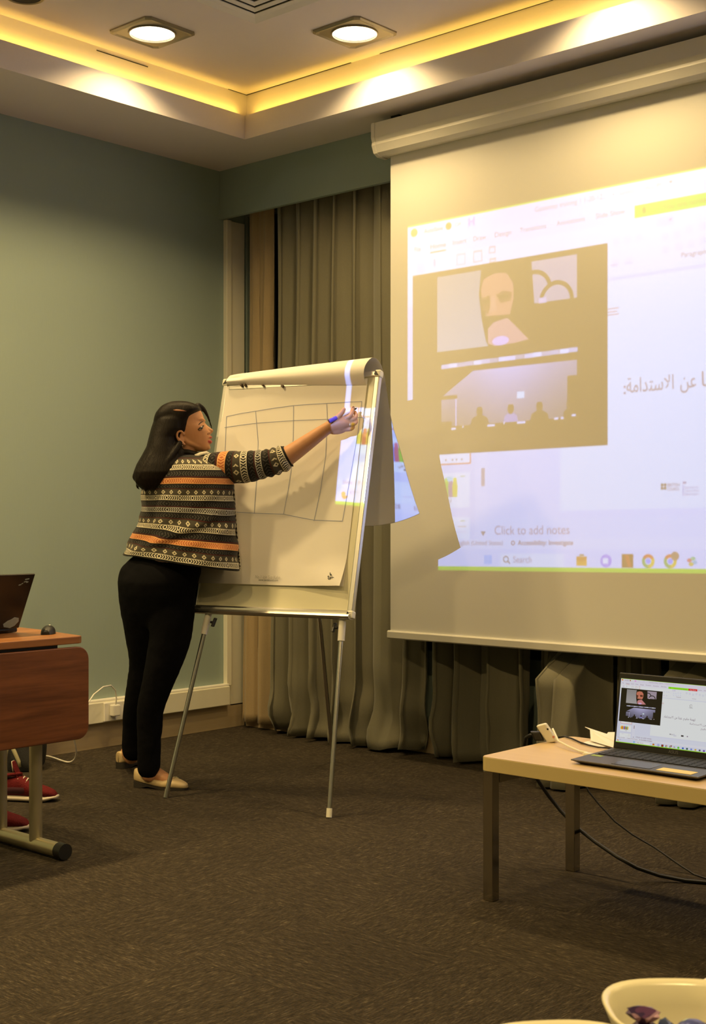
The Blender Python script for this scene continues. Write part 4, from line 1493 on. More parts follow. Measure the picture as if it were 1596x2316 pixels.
# white cable that lies on the floor behind the desk and leads up behind its panel
cb_ = MB().tube([at_depth(x, y, d) for x, y, d in ((150, 1600, 5.9), (160, 1640, 6.0), (166, 1662, 6.06), (170, 1684, 6.10), (174, 1703, 6.14), (170, 1718, 6.2), (159, 1725, 6.22), (146, 1723, 6.25), (128, 1716, 6.29), (110, 1710, 6.33), (92, 1708, 6.36), (70, 1712, 6.34), (50, 1722, 6.25))], .0045, 8).build('white_cable', M_WHITE, None, smooth=True)
tag(cb_, 'thin white cable curling on the carpet beside the wooden desk', 'cable')
s_ = cb_.modifiers.new('sub', 'SUBSURF')
s_.levels = s_.render_levels = 1

# ================================================================== low table at the right
CT = empty('coffee_table', (-1.85, 3.49, 0))
tag(CT, 'low beech table with square steel legs carrying a laptop', 'table')
ZC = .435
r = .02
out = []
for cx, cy, a0 in ((-2.385 + r, 3.235 + r, 180), (-1.28 - r, 3.235 + r, 270), (-1.28 - r, 3.735 - r, 0), (-2.385 + r, 3.735 - r, 90)):
    out += [(cx + r * math.cos(math.radians(a0 + q)), cy + r * math.sin(math.radians(a0 + q))) for q in range(0, 91, 30)]
MB().prism(out, (0, 0, ZC - .043), (1, 0, 0), (0, 1, 0), (0, 0, .0425)).build('table_edge', M_BEECH_EDGE, CT, bevel=.002)
ins = [(-1.8325 + (x + 1.8325) * .998, 3.485 + (y - 3.485) * .996) for x, y in out]
MB().prism(ins, (0, 0, ZC - .0005), (1, 0, 0), (0, 1, 0), (0, 0, .0008)).build('table_top', M_BEECH, CT)
M_LEG = simple('chromed_steel', (0.52, 0.49, 0.42), 0.14, 1.0, 0.05, 10)
for x in (-2.362, -1.305):
    for y in (3.258, 3.712):
        MB().box((x - .0175, y - .0175, 0), (x + .0175, y + .0175, ZC - .043)).build('leg', M_LEG, CT, bevel=.002)
for y in (3.705,):
    MB().box((-2.334, y - .012, ZC - .083), (-1.331, y + .012, ZC - .0435)).build('apron', M_LEG, CT, bevel=.001)
for x in (-2.362, -1.305):
    MB().box((x - .012, 3.286, ZC - .083), (x + .012, 3.684, ZC - .0435)).build('apron', M_LEG, CT, bevel=.001)

# laptop on it
M_GREY = simple('gun_metal_deck', (0.11, 0.105, 0.105), 0.35, 0.6, 0.04, 30)
M_KEY = simple('black_key', (0.015, 0.015, 0.016), 0.5)
M_YSTICK = simple('yellow_paper_label', (0.75, 0.62, 0.32), 0.7)
M_GSTICK = simple('green_foil_label', (0.30, 0.42, 0.08), 0.5)
L2 = empty('laptop', (-1.91, 3.43, ZC))
tag(L2, 'open grey laptop showing the shared desktop on the low beech table', 'laptop')
X0, X1, Y0, Y1, ZB = -2.112, -1.705, 3.308, 3.545, ZC + .0006
mb = MB()
mb.rings([[(X0, Y0, ZB + .010), (X1, Y0, ZB + .010), (X1, Y1, ZB + .012), (X0, Y1, ZB + .012)], [(X0, Y0, ZB + .014), (X1, Y0, ZB + .014), (X1, Y1, ZB + .017), (X0, Y1, ZB + .017)]], True, True)
mb.rings([[(X0 + .02, Y0 + .022, ZB), (X1 - .02, Y0 + .022, ZB), (X1 - .01, Y1, ZB), (X0 + .01, Y1, ZB)], [(X0 + .001, Y0 + .001, ZB + .0105), (X1 - .001, Y0 + .001, ZB + .0105), (X1, Y1, ZB + .012), (X0, Y1, ZB + .012)]], True, True)
base = mb.build('base', M_GREY, L2, bevel=.0015)


def deck_z(y):
    return ZB + .014 + .003 * (y - Y0) / (Y1 - Y0)


MB().box((X0 + .014, 3.418, deck_z(3.42) - .002), (X1 - .014, 3.530, deck_z(3.47) + .0001)).build('keyboard_well', M_KEY, base)
kme = None
for row in range(6):
    n = 15
    for k in range(n):
        kx = X0 + .020 + (X1 - X0 - .040) * (k + .5) / n
        ky = 3.424 + .0175 * row + .0085
        if kme is None:
            ko = MB().box((-.0108, -.0072, 0), (.0108, .0072, .0016)).build('key', M_KEY, base)
            kme = ko.data
        else:
            ko = bpy.data.objects.new('key', kme)
            COL.objects.link(ko)
            ko.parent = base
        ko.matrix_parent_inverse = Matrix.Translation(-V(L2.location))
        ko.parent = base
        ko.matrix_parent_inverse = parent_inv(base)
        ko.location = (kx, ky, deck_z(ky) + .0012)
MB().box((-1.985, 3.322, deck_z(3.33)), (-1.862, 3.402, deck_z(3.36) + .0006)).build('touchpad', simple('smooth_touchpad', (.09, .088, .088), .25, .5), base)
MB().box((-1.842, 3.322, deck_z(3.33)), (-1.735, 3.366, deck_z(3.35) + .0006)).build('paper_label', M_YSTICK, base)
MB().box((-2.098, 3.392, deck_z(3.39)), (-2.062, 3.412, deck_z(3.40) + .0006)).build('green_label', M_GSTICK, base)
# lid leaning back a little, with bezel and lit display
hl = V((0, 3.546, ZB + .016))
lv = V((0, 3.584 - 3.546, .680 - (ZB + .016)))
ln_ = V((0, -lv.z, lv.y)).normalized()


def lidp(x, t, w=0.0):
    return V((x, 0, 0)) + hl + lv * t + ln_ * w


mb = MB()
mb.obox(lidp((X0 + X1) / 2, .5, -.004), V(((X1 - X0) / 2, 0, 0)), lv * .5, ln_ * .004)
lid2 = mb.build('lid', M_BLACK, L2, bevel=.003)
SX_0, SX_1, ST0, ST1 = X0 + .008, X1 - .008, .085, .925
mb = MB()
mb.add([lidp(SX_0, ST0, .0006), lidp(SX_1, ST0, .0006), lidp(SX_1, ST1, .0006), lidp(SX_0, ST1, .0006)], [(0, 1, 2, 3)], [[(0, 0), (1, 0), (1, 1), (0, 1)]])
m, nt, bs = new_mat('lit_laptop_display')
it = nd(nt, 'ShaderNodeTexImage', image=IMG_SCREEN)
bs.inputs['Base Color'].default_value = (.02, .02, .02, 1)
bs.inputs['Roughness'].default_value = .25
nt.links.new(it.outputs[0], bs.inputs['Emission Color'])
bs.inputs['Emission Strength'].default_value = 0.62
mb.build('display', m, lid2)
flat_text('ASUS', lidp(-1.925, .028, .0008), (1, 0, 0), lv.normalized(), .014, simple('bezel_lettering', (.20, .19, .18), .4, .5), 'bezel_lettering', lid2)
MB().tube([lidp(X0 + .05, 0, -.006), lidp(X1 - .05, 0, -.006)], .006, 10).build('hinge', M_BLACK, L2, smooth=True, auto=40)

# white travel adapter with a black plug behind it, and its cable to the laptop
ad = empty('travel_adapter', (-2.33, 3.56, ZC))
tag(ad, 'white plug adapter leaning on a black plug at the table corner', 'adapter')
a0 = at_z(1238, 1680, ZC)
ux, uy = RT.copy(), (UP * .80 + RT * -.60).normalized()
uu = (RT * .80 + UP * .60).normalized()
wv = FW
mb = MB()
mb.obox(a0 + UP * .030 + FW * .01, (RT * .84 + UP * .30 - FW * .45).normalized() * .0165, (RT * -.55 + UP * .80).normalized() * .034, (FW * .9 + RT * .3).normalized() * .016)
blk = mb.build('adapter_body', M_CREAM, ad, bevel=.005, seg=3)
c0 = a0 + UP * .046 + FW * -.008 + RT * -.002
MB().tube([c0 - FW * .004, c0 - FW * .0085], .003, 8).build('pin_hole', M_DARK, blk)
MB().tube([a0 + UP * .021 + RT * .017 - FW * .011, a0 + UP * .021 + RT * .017 - FW * .0135], .004, 10).build('indicator', simple('salmon_indicator', (.7, .3, .2), .5), blk)
mb = MB()
mb.obox(a0 + UP * .018 + RT * -.030 + FW * .025, RT * .016, (UP * .9 - RT * .4).normalized() * .016, FW * .012)
mb.build('black_plug', M_BLACK, ad, bevel=.004)
MB().tube([a0 + RT * -.036 + UP * .022 + FW * .03, a0 + RT * -.050 + UP * .016 + FW * .05, a0 + RT * -.06 + UP * .004 + FW * .075, a0 + RT * -.062 + UP * -.03 + FW * .105, a0 + RT * -.05 + UP * -.10 + FW * .12], .0055, 10).build('black_lead', M_BLACK, ad, smooth=True)
lc = [a0 + RT * .016 + UP * .045 - FW * .002, at_depth(1262, 1676, 4.18), at_z(1285, 1688, ZC + .012), at_z(1310, 1699, ZC + .006), at_z(1326, 1702, ZC + .008), V((X0 - .012, 3.43, ZC + .010)), V((X0 + .004, 3.435, ZC + .010))]
MB().tube(lc, .0034, 8).build('white_lead', M_CREAM, ad, smooth=True)
MB().box((X0 - .034, 3.428, ZC + .005), (X0 - .001, 3.444, ZC + .014)).build('lead_plug', M_CREAM, ad, bevel=.002)

# folded white papers and a thin dark lead behind the laptop
pa = empty('folded_papers', tuple(at_z(1360, 1680, ZC)))
tag(pa, 'white folded sheets lying open behind the laptop on the low table', 'paper')


def strip(name, pts, mat, parent, th=.0015):
    mb = MB()
    nrm = (pts[1] - pts[0]).cross(pts[3] - pts[0]).normalized()
    mb.rings([[p for p in pts], [p + nrm * th for p in pts]], True, True)
    return mb.build(name, mat, parent)


def tz_(x, y, h=0.0):
    return at_z(x, y, ZC + .001) + UP * h


strip('lower_sheet', [tz_(1312, 1682), tz_(1362, 1690), tz_(1430, 1680), tz_(1360, 1668)], M_PAPER, pa)
strip('leaf', [tz_(1336, 1680, .006), tz_(1386, 1694, .004), tz_(1392, 1688, .012), tz_(1334, 1672, .030)], M_PAPER, pa)
strip('leaf', [tz_(1334, 1672, .030), tz_(1392, 1688, .012), tz_(1396, 1683, .020), tz_(1322, 1668, .034)], M_PAPER, pa)
strip('leaf', [tz_(1360, 1684, .012), tz_(1400, 1690, .008), tz_(1405, 1672, .022), tz_(1375, 1672, .022)], M_PAPER, pa)
tl = MB().tube([tz_(1262, 1668, .001), tz_(1275, 1668, .004), tz_(1292, 1673, .004), tz_(1312, 1682, .004), tz_(1330, 1688, .004), tz_(1352, 1693, .004), tz_(1385, 1697, .006)], .0028, 6).build('thin_dark_cable', M_BLACK, None, smooth=True)
tag(tl, 'thin dark cable crossing the back corner of the low table', 'cable')

# two cables hanging from the table to the floor
k1 = MB().tube([at_depth(x, y, d) for x, y, d in ((1196, 1735, 4.36), (1215, 1764, 4.38), (1240, 1800, 4.40), (1266, 1832, 4.40), (1300, 1868, 4.36), (1345, 1904, 4.30), (1395, 1938, 4.24), (1440, 1963, 4.18), (1490, 1980, 4.20), (1550, 1992, 4.19), (1640, 2000, 4.15), (1760, 2004, 4.13))], .0065, 8).build('black_cable', M_BLACK, None, smooth=True)
tag(k1, 'thick black cable sagging from the low table to the carpet', 'cable')
k2 = MB().tube([at_depth(x, y, d) for x, y, d in ((1318, 1760, 4.50), (1330, 1790, 4.50), (1355, 1820, 4.48), (1390, 1858, 4.46), (1430, 1888, 4.43), (1480, 1917, 4.40), (1530, 1952, 4.33), (1570, 1978, 4.28), (1620, 1995, 4.19), (1720, 2010, 4.11))], .0030, 8).build('thin_black_cable', M_BLACK, None, smooth=True)
tag(k2, 'thin black cable running down from behind the low table', 'cable')

# ================================================================== the near table with sweet bowls
M_CLOTH = simple('pale_lilac_laminate', (0.72, 0.68, 0.70), 0.5, 0, 0.03)
NT = empty('near_table', (-.1, .9, 0))
tag(NT, 'pale lilac table edge in the bottom right corner under the bowls', 'table')
MB().box((-.558, -.35, .712), (.45, 1.75, .74)).build('table_top', M_CLOTH, NT, bevel=.004)
for x in (-.50, .39):
    for y in (-.29, 1.69):
        MB().tube([(x, y, 0), (x, y, .712)], .022, 14).build('leg', M_CHROME, NT, smooth=True, auto=40)
M_BOWL = simple('cream_porcelain', (0.76, 0.72, 0.52), 0.25, 0, 0.02, 10, 0, 60, .6)


def bowl(label, cx, cy, rot):
    t = empty('bowl', (cx, cy, .7405), rot)
    tag(t, label, 'bowl', 'cream bowls of sweets on the near table')
    prof = [(.026, 0), (.030, .004), (.034, .010), (.046, .028), (.0535, .045), (.0580, .056), (.0592, .0585), (.0578, .0600), (.0530, .056), (.048, .043), (.040, .026), (.028, .012), (.010, .008), (.001, .0075)]
    mb = MB()
    mb.lathe((0, 0, 0), prof, 48, True, 2.7)
    Rz = Matrix.Rotation(rot, 4, 'Z')
    mb.v = [tuple(Rz @ V(p) + V((cx, cy, .7405))) for p in mb.v]
    mb.build('bowl_body', M_BOWL, t, smooth=True)
    return t


bowl('cream rounded-square bowl of foil sweets at the bottom right corner', -.456, .868, IMG_R)
bowl('cream bowl cut off by the bottom edge, in front of the other bowl', -.4745, .738, IMG_R + .1)


def foil(name, a, b, c):
    m, nt, bs = new_mat(name)
    tc = nd(nt, 'ShaderNodeTexCoord')
    v = nd(nt, 'ShaderNodeTexVoronoi', in_Scale=90.0)
    nt.links.new(tc.outputs['Object'], v.inputs['Vector'])
    n = nd(nt, 'ShaderNodeTexNoise', in_Scale=55.0, in_Detail=2.0)
    nt.links.new(tc.outputs['Object'], n.inputs['Vector'])
    x = mixc(nt, mth(nt, 'GREATER_THAN', n.outputs[0], .56), a, b)
    sp_ = nd(nt, 'ShaderNodeSeparateColor')
    nt.links.new(v.outputs['Color'], sp_.inputs[0])
    x = mixc(nt, mth(nt, 'GREATER_THAN', sp_.outputs[0], .78), x, c)
    nt.links.new(x, bs.inputs['Base Color'])
    bs.inputs['Roughness'].default_value = .3
    bs.inputs['Metallic'].default_value = .3
    bp = nd(nt, 'ShaderNodeBump', in_Strength=.5, in_Distance=.002)
    nt.links.new(n.outputs[0], bp.inputs['Height'])
    nt.links.new(bp.outputs[0], bs.inputs['Normal'])
    return m


FOILS = [foil('blue_white_foil', (.03, .06, .22), (.45, .55, .50), (.08, .10, .35)), foil('purple_foil', (.03, .012, .06), (.09, .03, .10), (.30, .18, .25)), foil('navy_foil', (.012, .012, .05), (.06, .04, .14), (.22, .12, .22))]


def sweet(label, p, ang, tilt, mat, s=1.0):
    t = empty('wrapped_sweet', p)
    tag(t, label, 'sweet', 'foil-wrapped sweets in the cream bowls')
    Rm = Matrix.Translation(p) @ Matrix.Rotation(ang, 4, 'Z') @ Matrix.Rotation(tilt, 4, 'Y')

    def ring(x, r, tw=0.0, fl=1.0, n=16):
        return [Rm @ V((x * s, r * s * math.cos(2 * math.pi * k / n + tw), r * s * fl * math.sin(2 * math.pi * k / n + tw))) for k in range(n)]
    MB().rings([ring(-.0145, .003), ring(-.013, .0075), ring(-.008, .0115), ring(0, .0130), ring(.008, .0115), ring(.013, .0075), ring(.0145, .003)], True, True).build('sweet_body', mat, t, smooth=True)
    for sd in (-1, 1):
        rs = []
        for q, r in ((.0140, .0030), (.0175, .0040), (.022, .0085), (.026, .0115)):
            rs.append([Rm @ V((sd * q * s + .0012 * (k % 2) * s, r * s * math.cos(2 * math.pi * k / 16) * (1 + .25 * (k % 2)), r * s * .55 * math.sin(2 * math.pi * k / 16) * (1 + .25 * (k % 2)))) for k in range(16)])
        MB().rings(rs, True, True).build('twist', mat, t, smooth=False)


for k, (dx, dz, dy, ang, ti, mt, lb) in enumerate((
        (-.030, .036, .002, 1.2, 1.2, 1, 'dark purple foil sweet standing on end at the left of the bowl'),
        (-.018, .026, -.012, .4, .1, 2, 'navy foil sweet lying at the front left of the bowl'),
        (.004, .040, -.004, .2, .3, 0, 'blue and white foil sweet on top in the middle of the bowl'),
        (.033, .042, -.004, 1.0, 1.1, 1, 'dark purple foil sweet upright at the right of the bowl'),
        (.012, .022, -.022, 2.2, .0, 2, 'navy foil sweet at the bottom front of the bowl'),
        (.010, .018, .024, 2.8, .2, 1, 'dark purple foil sweet at the back of the bowl'))):
    pc = V((-.456, .868, .7405)) + RT * dx + FW * dy + UP * dz
    sweet(lb, tuple(pc), IMG_R + ang, ti, FOILS[mt], .92)


# ================================================================== the woman at the flip chart
PXM = 1 / 2990.0            # metres per pixel per metre of depth
PHI = math.radians(40)      # torso: right side turned towards the room
R_B = RT * math.cos(PHI) - FW * math.sin(PHI)      # her right
F_B = RT * math.sin(PHI) + FW * math.cos(PHI)      # her front


def ell(c, a, b, n=36, p=1.0):
    out = []
    for k in range(n):
        q = 2 * math.pi * k / n
        cc, ss = math.cos(q), math.sin(q)
        out.append(c + a * math.copysign(abs(cc) ** p, cc) + b * math.copysign(abs(ss) ** p, ss))
    return out


def cam_ring(x0, x1, y, d, hd, n=36, p=.95, slope=0.0):
    """level ring filling the sight lines x0..x1 at height y, hd deep; slope tips it sideways"""
    c = at_depth((x0 + x1) / 2, y, d)
    hw = (x1 - x0) / 2 * d * PXM
    return ell(c, RT * hw - UP * (slope * d * PXM), FW * hd, n, p)


def body_ring(x0, x1, y, d, b, n=48, slope=0.0, grow=0.0):
    """ring turned with the torso; its visible width still spans x0..x1"""
    c = at_depth((x0 + x1) / 2, y, d)
    hw = (x1 - x0) / 2 * d * PXM
    a = math.sqrt(max(1e-6, hw * hw - (b * math.sin(PHI)) ** 2)) / math.cos(PHI) + grow
    out = []
    for k in range(n):
        q = 2 * math.pi * k / n
        cc, ss = math.cos(q), math.sin(q)
        v = R_B * (a * math.copysign(abs(cc) ** .92, cc)) + F_B * ((b + grow) * math.copysign(abs(ss) ** .92, ss))
        out.append(c + v - UP * (slope * d * PXM * v.dot(RT) / hw))
    return out


def limb(pts, seg=20, flat=None):
    """tapering limb through (point, radius) pairs, round ends"""
    P = [V(p) for p, r in pts]
    Rr = [r for p, r in pts]
    t0 = (P[1] - P[0]).normalized()
    t1 = (P[-1] - P[-2]).normalized()
    pp = [P[0] - t0 * Rr[0] * .85, P[0] - t0 * Rr[0] * .5] + P + [P[-1] + t1 * Rr[-1] * .5, P[-1] + t1 * Rr[-1] * .85]
    rr = [Rr[0] * .5, Rr[0] * .85] + Rr + [Rr[-1] * .85, Rr[-1] * .5]
    return pp, rr


def dense(pts, n=6):
    """smooth a (point, radius) chain"""
    P = [tuple(V(p)) + (r,) for p, r in pts]
    out = []
    for i in range(len(P) - 1):
        A, B, Cc, D = P[max(0, i - 1)], P[i], P[i + 1], P[min(len(P) - 1, i + 2)]
        for k in range(n):
            f = k / n
            q = [.5 * (2 * B[c] + (-A[c] + Cc[c]) * f + (2 * A[c] - 5 * B[c] + 4 * Cc[c] - D[c]) * f * f + (-A[c] + 3 * B[c] - 3 * Cc[c] + D[c]) * f ** 3) for c in range(4)]
            out.append((V(q[:3]), q[3]))
    out.append((V(P[-1][:3]), P[-1][3]))
    return out


def add_limb(mb, pts, seg=20, n=6):
    pp, rr = limb(dense(pts, n))
    mb.tube(pp, rr, seg)


def remeshed(mb, name, mat, parent, voxel, smooth_it=4):
    o = mb.build(name, mat, None)
    m = o.modifiers.new('remesh', 'REMESH')
    m.mode = 'VOXEL'
    m.voxel_size = voxel
    if smooth_it:
        s = o.modifiers.new('smooth', 'SMOOTH')
        s.iterations = smooth_it
        s.factor = .5
    bpy.context.view_layer.update()
    me = bpy.data.meshes.new_from_object(o.evaluated_get(bpy.context.evaluated_depsgraph_get()))
    me.name = name
    old = o.data
    o.modifiers.clear()
    o.data = me
    bpy.data.meshes.remove(old)
    me.polygons.foreach_set('use_smooth', [True] * len(me.polygons))
    if parent:
        o.parent = parent
        o.matrix_parent_inverse = parent_inv(parent)
    return o


def AD(x, y, d):
    return at_depth(x, y, d)


WOMAN = empty('person', tuple(at_z(340, 1770, 0)))
tag(WOMAN, 'woman in a patterned cardigan and black trousers reaching out to write on the flip chart', 'person')

# ---- materials
def skin_material():
    m, nt, bs = new_mat('skin')
    tc = nd(nt, 'ShaderNodeTexCoord')
    n = nd(nt, 'ShaderNodeTexNoise', in_Scale=35.0, in_Detail=3.0)
    nt.links.new(tc.outputs['Object'], n.inputs['Vector'])
    nt.links.new(mixc(nt, n.outputs[0], (0.47, 0.225, 0.105), (0.56, 0.285, 0.145)), bs.inputs['Base Color'])
    bs.inputs['Roughness'].default_value = .5
    bs.inputs['Subsurface Weight'].default_value = .08
    bs.inputs['Subsurface Radius'].default_value = (.01, .004, .002)
    bs.inputs['Subsurface Scale'].default_value = .3
    return m


M_SKIN = skin_material()
M_LIP = simple('red_lips', (0.42, 0.055, 0.05), 0.4)
M_NAIL = simple('dark_red_nail_varnish', (0.12, 0.012, 0.015), 0.2)
M_TROUSER = simple('black_trouser_cloth', (0.0042, 0.0042, 0.0055), 0.9, 0, 0.2, 60, .2, 400, .08)


def hair_material():
    m, nt, bs = new_mat('black_brown_hair')
    tc = nd(nt, 'ShaderNodeTexCoord')
    mp = nd(nt, 'ShaderNodeMapping')
    mp.inputs['Scale'].default_value = (260, 260, 9)
    nt.links.new(tc.outputs['Object'], mp.inputs['Vector'])
    n = nd(nt, 'ShaderNodeTexNoise', in_Scale=1.0, in_Detail=3.0)
    nt.links.new(mp.outputs[0], n.inputs['Vector'])
    nt.links.new(mixc(nt, n.outputs[0], (0.003, 0.002, 0.0015), (0.011, 0.007, 0.005)), bs.inputs['Base Color'])
    bs.inputs['Roughness'].default_value = .5
    bs.inputs['Specular IOR Level'].default_value = .18
    bp = nd(nt, 'ShaderNodeBump', in_Strength=.35, in_Distance=.005)
    nt.links.new(n.outputs[0], bp.inputs['Height'])
    nt.links.new(bp.outputs[0], bs.inputs['Normal'])
    return m


M_HAIR = hair_material()

# ---- body: head, neck, trunk, arms with hands, legs and feet grown into one skin
HD = 5.60                                   # depth of the head
HP = HD * PXM                               # metres per pixel there


def hp(x, y, side=0.0):
    """point of the head: profile pixel, and metres towards her left (away)"""
    return at_depth(x, y, HD) + FW * side


HEAD = [(1021, 466, 440, .020), (1017, 472, 424, .032), (1011, 474, 412, .041), (1004, 474, 402, .049), (995, 475, 388, .056), (985, 474.5, 376, .061), (975, 473, 369, .0655),
        (966, 468.5, 364, .069), (959, 464, 362, .071), (953, 462, 361, .0725), (945, 461, 361, .0745), (936, 457.5, 363, .0755), (927, 453, 367, .0735), (919, 445, 375, .066), (913, 434, 387, .052), (909, 418, 400, .026)]


def head_ring(y, xf, xb, w, n=40, grow=0.0, fcut=None):
    xc = xf - 46 if y < 1000 else (xf + xb) / 2
    out = []
    for k in range(n):
        q = 2 * math.pi * k / n
        c, s = math.cos(q), math.sin(q)
        if c >= 0:
            x = xc + (xf - xc) * c ** .85
        else:
            x = xc + (xc - xb) * -abs(c) ** 1.0
        sd = w * math.copysign(abs(s) ** .95, s)
        if c > 0:
            sd *= 1 - .10 * c
        out.append(hp(x, y, sd))
    return out


body = MB()
body.rings([head_ring(*h) for h in HEAD], True, True)
# nose, nostril wings, lips, chin, brow ridge, cheek
nose = [(955, 461.5, .0060, 4), (961, 466, .0070, 6), (967, 473.5, .0085, 8), (972, 481.0, .0110, 12), (976, 481.0, .0130, 14), (980, 477.5, .0120, 12), (984, 473, .009, 8)]
body.rings([[hp(x + 1.2 - dx * (1 - math.cos(q)) * .9, y, w * math.sin(q)) for q in [2 * math.pi * k / 16 for k in range(16)]] for y, x, w, dx in nose], True, True)
for s in (-1, 1):
    add_limb(body, [(hp(470, 977, .011 * s), .0055), (hp(474, 979.5, .0115 * s), .006)], 12, 2)
    add_limb(body, [(hp(461, 951, .014 * s), .006), (hp(457, 949.5, .030 * s), .0062), (hp(449, 951, .044 * s), .006)], 12, 3)
add_limb(body, [(hp(468, 990.5, -.024), .003), (hp(475.5, 989.3, -.010), .0052), (hp(477, 989, 0), .0056), (hp(475.5, 989.3, .010), .0052), (hp(468, 990.5, .024), .003)], 12, 3)
add_limb(body, [(hp(468, 996.5, -.022), .003), (hp(475.0, 999, -.010), .0062), (hp(476.6, 999.4, 0), .0068), (hp(475.0, 999, .010), .0062), (hp(468, 996.5, .022), .003)], 12, 3)
add_limb(body, [(hp(470.5, 1012, -.010), .0085), (hp(471, 1012.5, 0), .0095), (hp(470.5, 1012, .010), .0085)], 12, 2)
# jaw towards the ear
for s in (-1, 1):
    add_limb(body, [(hp(465, 1012, .012 * s), .012), (hp(447, 1008, .032 * s), .013), (hp(427, 1000, .043 * s), .015), (hp(415, 985, .050 * s), .014)], 14, 4)
    # ear: rim and lobe
    add_limb(body, [(hp(421, 1007, .064 * s), .006), (hp(413, 1002, .070 * s), .0055), (hp(406, 991, .076 * s), .0055), (hp(407, 981, .078 * s), .0052), (hp(415, 978, .075 * s), .005), (hp(421, 985, .070 * s), .0045)], 10, 4)
    add_limb(body, [(hp(417, 1002, .062 * s), .006), (hp(414, 991, .066 * s), .007), (hp(415, 984, .066 * s), .006)], 10, 3)
# neck
add_limb(body, [(hp(424, 1000), .050), (hp(416, 1022), .050), (hp(408, 1042), .054), (hp(402, 1062), .060)], 24, 4)
# trunk under the cardigan
T_D = 5.56
TORSO = [(1030, 398, 452, .055, 0, 5.59), (1037, 376, 478, .078, 0, 5.58), (1048, 348, 506, .098, 0, 5.57), (1062, 329, 522, .112, 0, 5.565), (1080, 319, 529, .122, 0, 5.56), (1105, 315, 531, .128, 1, 5.56),
         (1130, 315, 532, .130, 2, 5.56), (1160, 314, 533.5, .130, 5, 5.56), (1190, 305, 535.5, .132, 8, 5.56), (1220, 292, 538.5, .138, 12, 5.56), (1245, 282, 541, .144, 15, 5.56), (1271, 275, 544, .148, 17, 5.56)]
inner = [body_ring(x0 + 18, x1 - 24, y, d, b - .030, 40, sl) for y, x0, x1, b, sl, d in TORSO[1:8]]
inner += [body_ring(335, 465, 1200, 5.565, .085, 40), body_ring(320, 445, 1250, 5.57, .085, 40), body_ring(310, 430, 1310, 5.58, .095, 40), body_ring(315, 425, 1350, 5.59, .08, 40)]
body.rings(inner, True, True)
# legs
R_LEG = [(1320, 392, .066, 5.56), (1400, 383, .066, 5.57), (1500, 366, .056, 5.59), (1540, 354, .049, 5.60), (1600, 342, .044, 5.62), (1660, 338, .039, 5.64), (1715, 337, .034, 5.65), (1752, 337, .032, 5.66)]
L_LEG = [(1320, 330, .066, 5.63), (1420, 331, .062, 5.70), (1470, 333, .056, 5.75), (1520, 326, .051, 5.81), (1560, 318, .047, 5.85), (1610, 308, .043, 5.91), (1660, 303, .039, 5.95), (1698, 300, .034, 5.98), (1712, 298, .032, 6.00)]
for leg in (R_LEG, L_LEG):
    add_limb(body, [(AD(x, y, d), r) for y, x, r, d in leg], 24, 4)
rh, rtoe = at_z(306, 1778, 0), at_z(424, 1787, 0)
lh, ltoe = at_z(268, 1739, 0), at_z(352, 1720, 0)
for heel, toe, an in ((rh, rtoe, AD(337, 1752, 5.66)), (lh, ltoe, AD(296, 1712, 6.0))):
    f = (toe - heel).normalized()
    add_limb(body, [(heel + f * .035 + UP * .055, .027), (heel + f * .07 + UP * .066, .031), (heel + f * .12 + UP * .050, .030), (heel + f * .17 + UP * .028, .024), (heel + f * .21 + UP * .020, .016)], 18, 3)
    add_limb(body, [(an, .033), (heel + f * .06 + UP * .07, .031)], 18, 2)
# right arm along the sight lines of the photograph
ARM = [((480, 1060), .058, 5.50), ((515, 1058), .055, 5.475), ((560, 1056), .050, 5.455), ((600, 1050), .047, 5.445), ((632, 1042), .043, 5.435), ((660, 1025), .0385, 5.43), ((690, 1004), .034, 5.425), ((718, 984), .029, 5.42), ((742, 967), .0245, 5.415)]
add_limb(body, [(AD(p[0], p[1], d), r) for p, r, d in ARM], 24, 5)
# left arm folded in front of her, out of sight
LARM = [((352, 1078), .050, 5.68), ((362, 1130), .046, 5.72), ((378, 1188), .040, 5.75), ((408, 1205), .034, 5.74), ((436, 1212), .026, 5.70)]
add_limb(body, [(AD(p[0], p[1], d), r) for p, r, d in LARM], 20, 5)
for k in range(4):
    add_limb(body, [(AD(438, 1206 + 5 * k, 5.70), .010), (AD(450, 1208 + 5 * k, 5.685), .0092), (AD(452, 1214 + 5 * k, 5.665), .0085)], 10, 3)
add_limb(body, [(AD(430, 1206, 5.69), .012), (AD(440, 1200, 5.675), .0098), (AD(447, 1201, 5.665), .0088)], 10, 3)
# right hand: palm, thumb along the pen, four curled fingers
HDp = 5.412
add_limb(body, [(AD(742, 967, 5.415), .0245), (AD(754, 962, 5.413), .0270), (AD(768, 958, 5.412), .0290), (AD(780, 956, 5.412), .0275)], 20, 4)
add_limb(body, [(AD(752, 972, 5.42), .0200), (AD(766, 971, 5.42), .0205), (AD(777, 968, 5.42), .0180)], 16, 3)
THUMB = [(AD(752, 955, 5.400), .0150), (AD(764, 943, 5.392), .0120), (AD(772, 934, 5.392), .0098), (AD(777.5, 925.5, 5.396), .0084)]
INDEX = [(AD(778, 947, 5.402), .0110), (AD(790, 942, 5.394), .0096), (AD(796, 933, 5.400), .0088), (AD(797.5, 922.5, 5.410), .0078)]
MIDDLE = [(AD(781, 952, 5.408), .0105), (AD(798, 948.5, 5.402), .0092), (AD(805, 941, 5.412), .0086), (AD(802, 932, 5.425), .0078)]
RINGF = [(AD(781, 961, 5.410), .0104), (AD(798, 959.5, 5.403), .0090), (AD(805.5, 953, 5.413), .0084), (AD(800, 945, 5.428), .0076)]
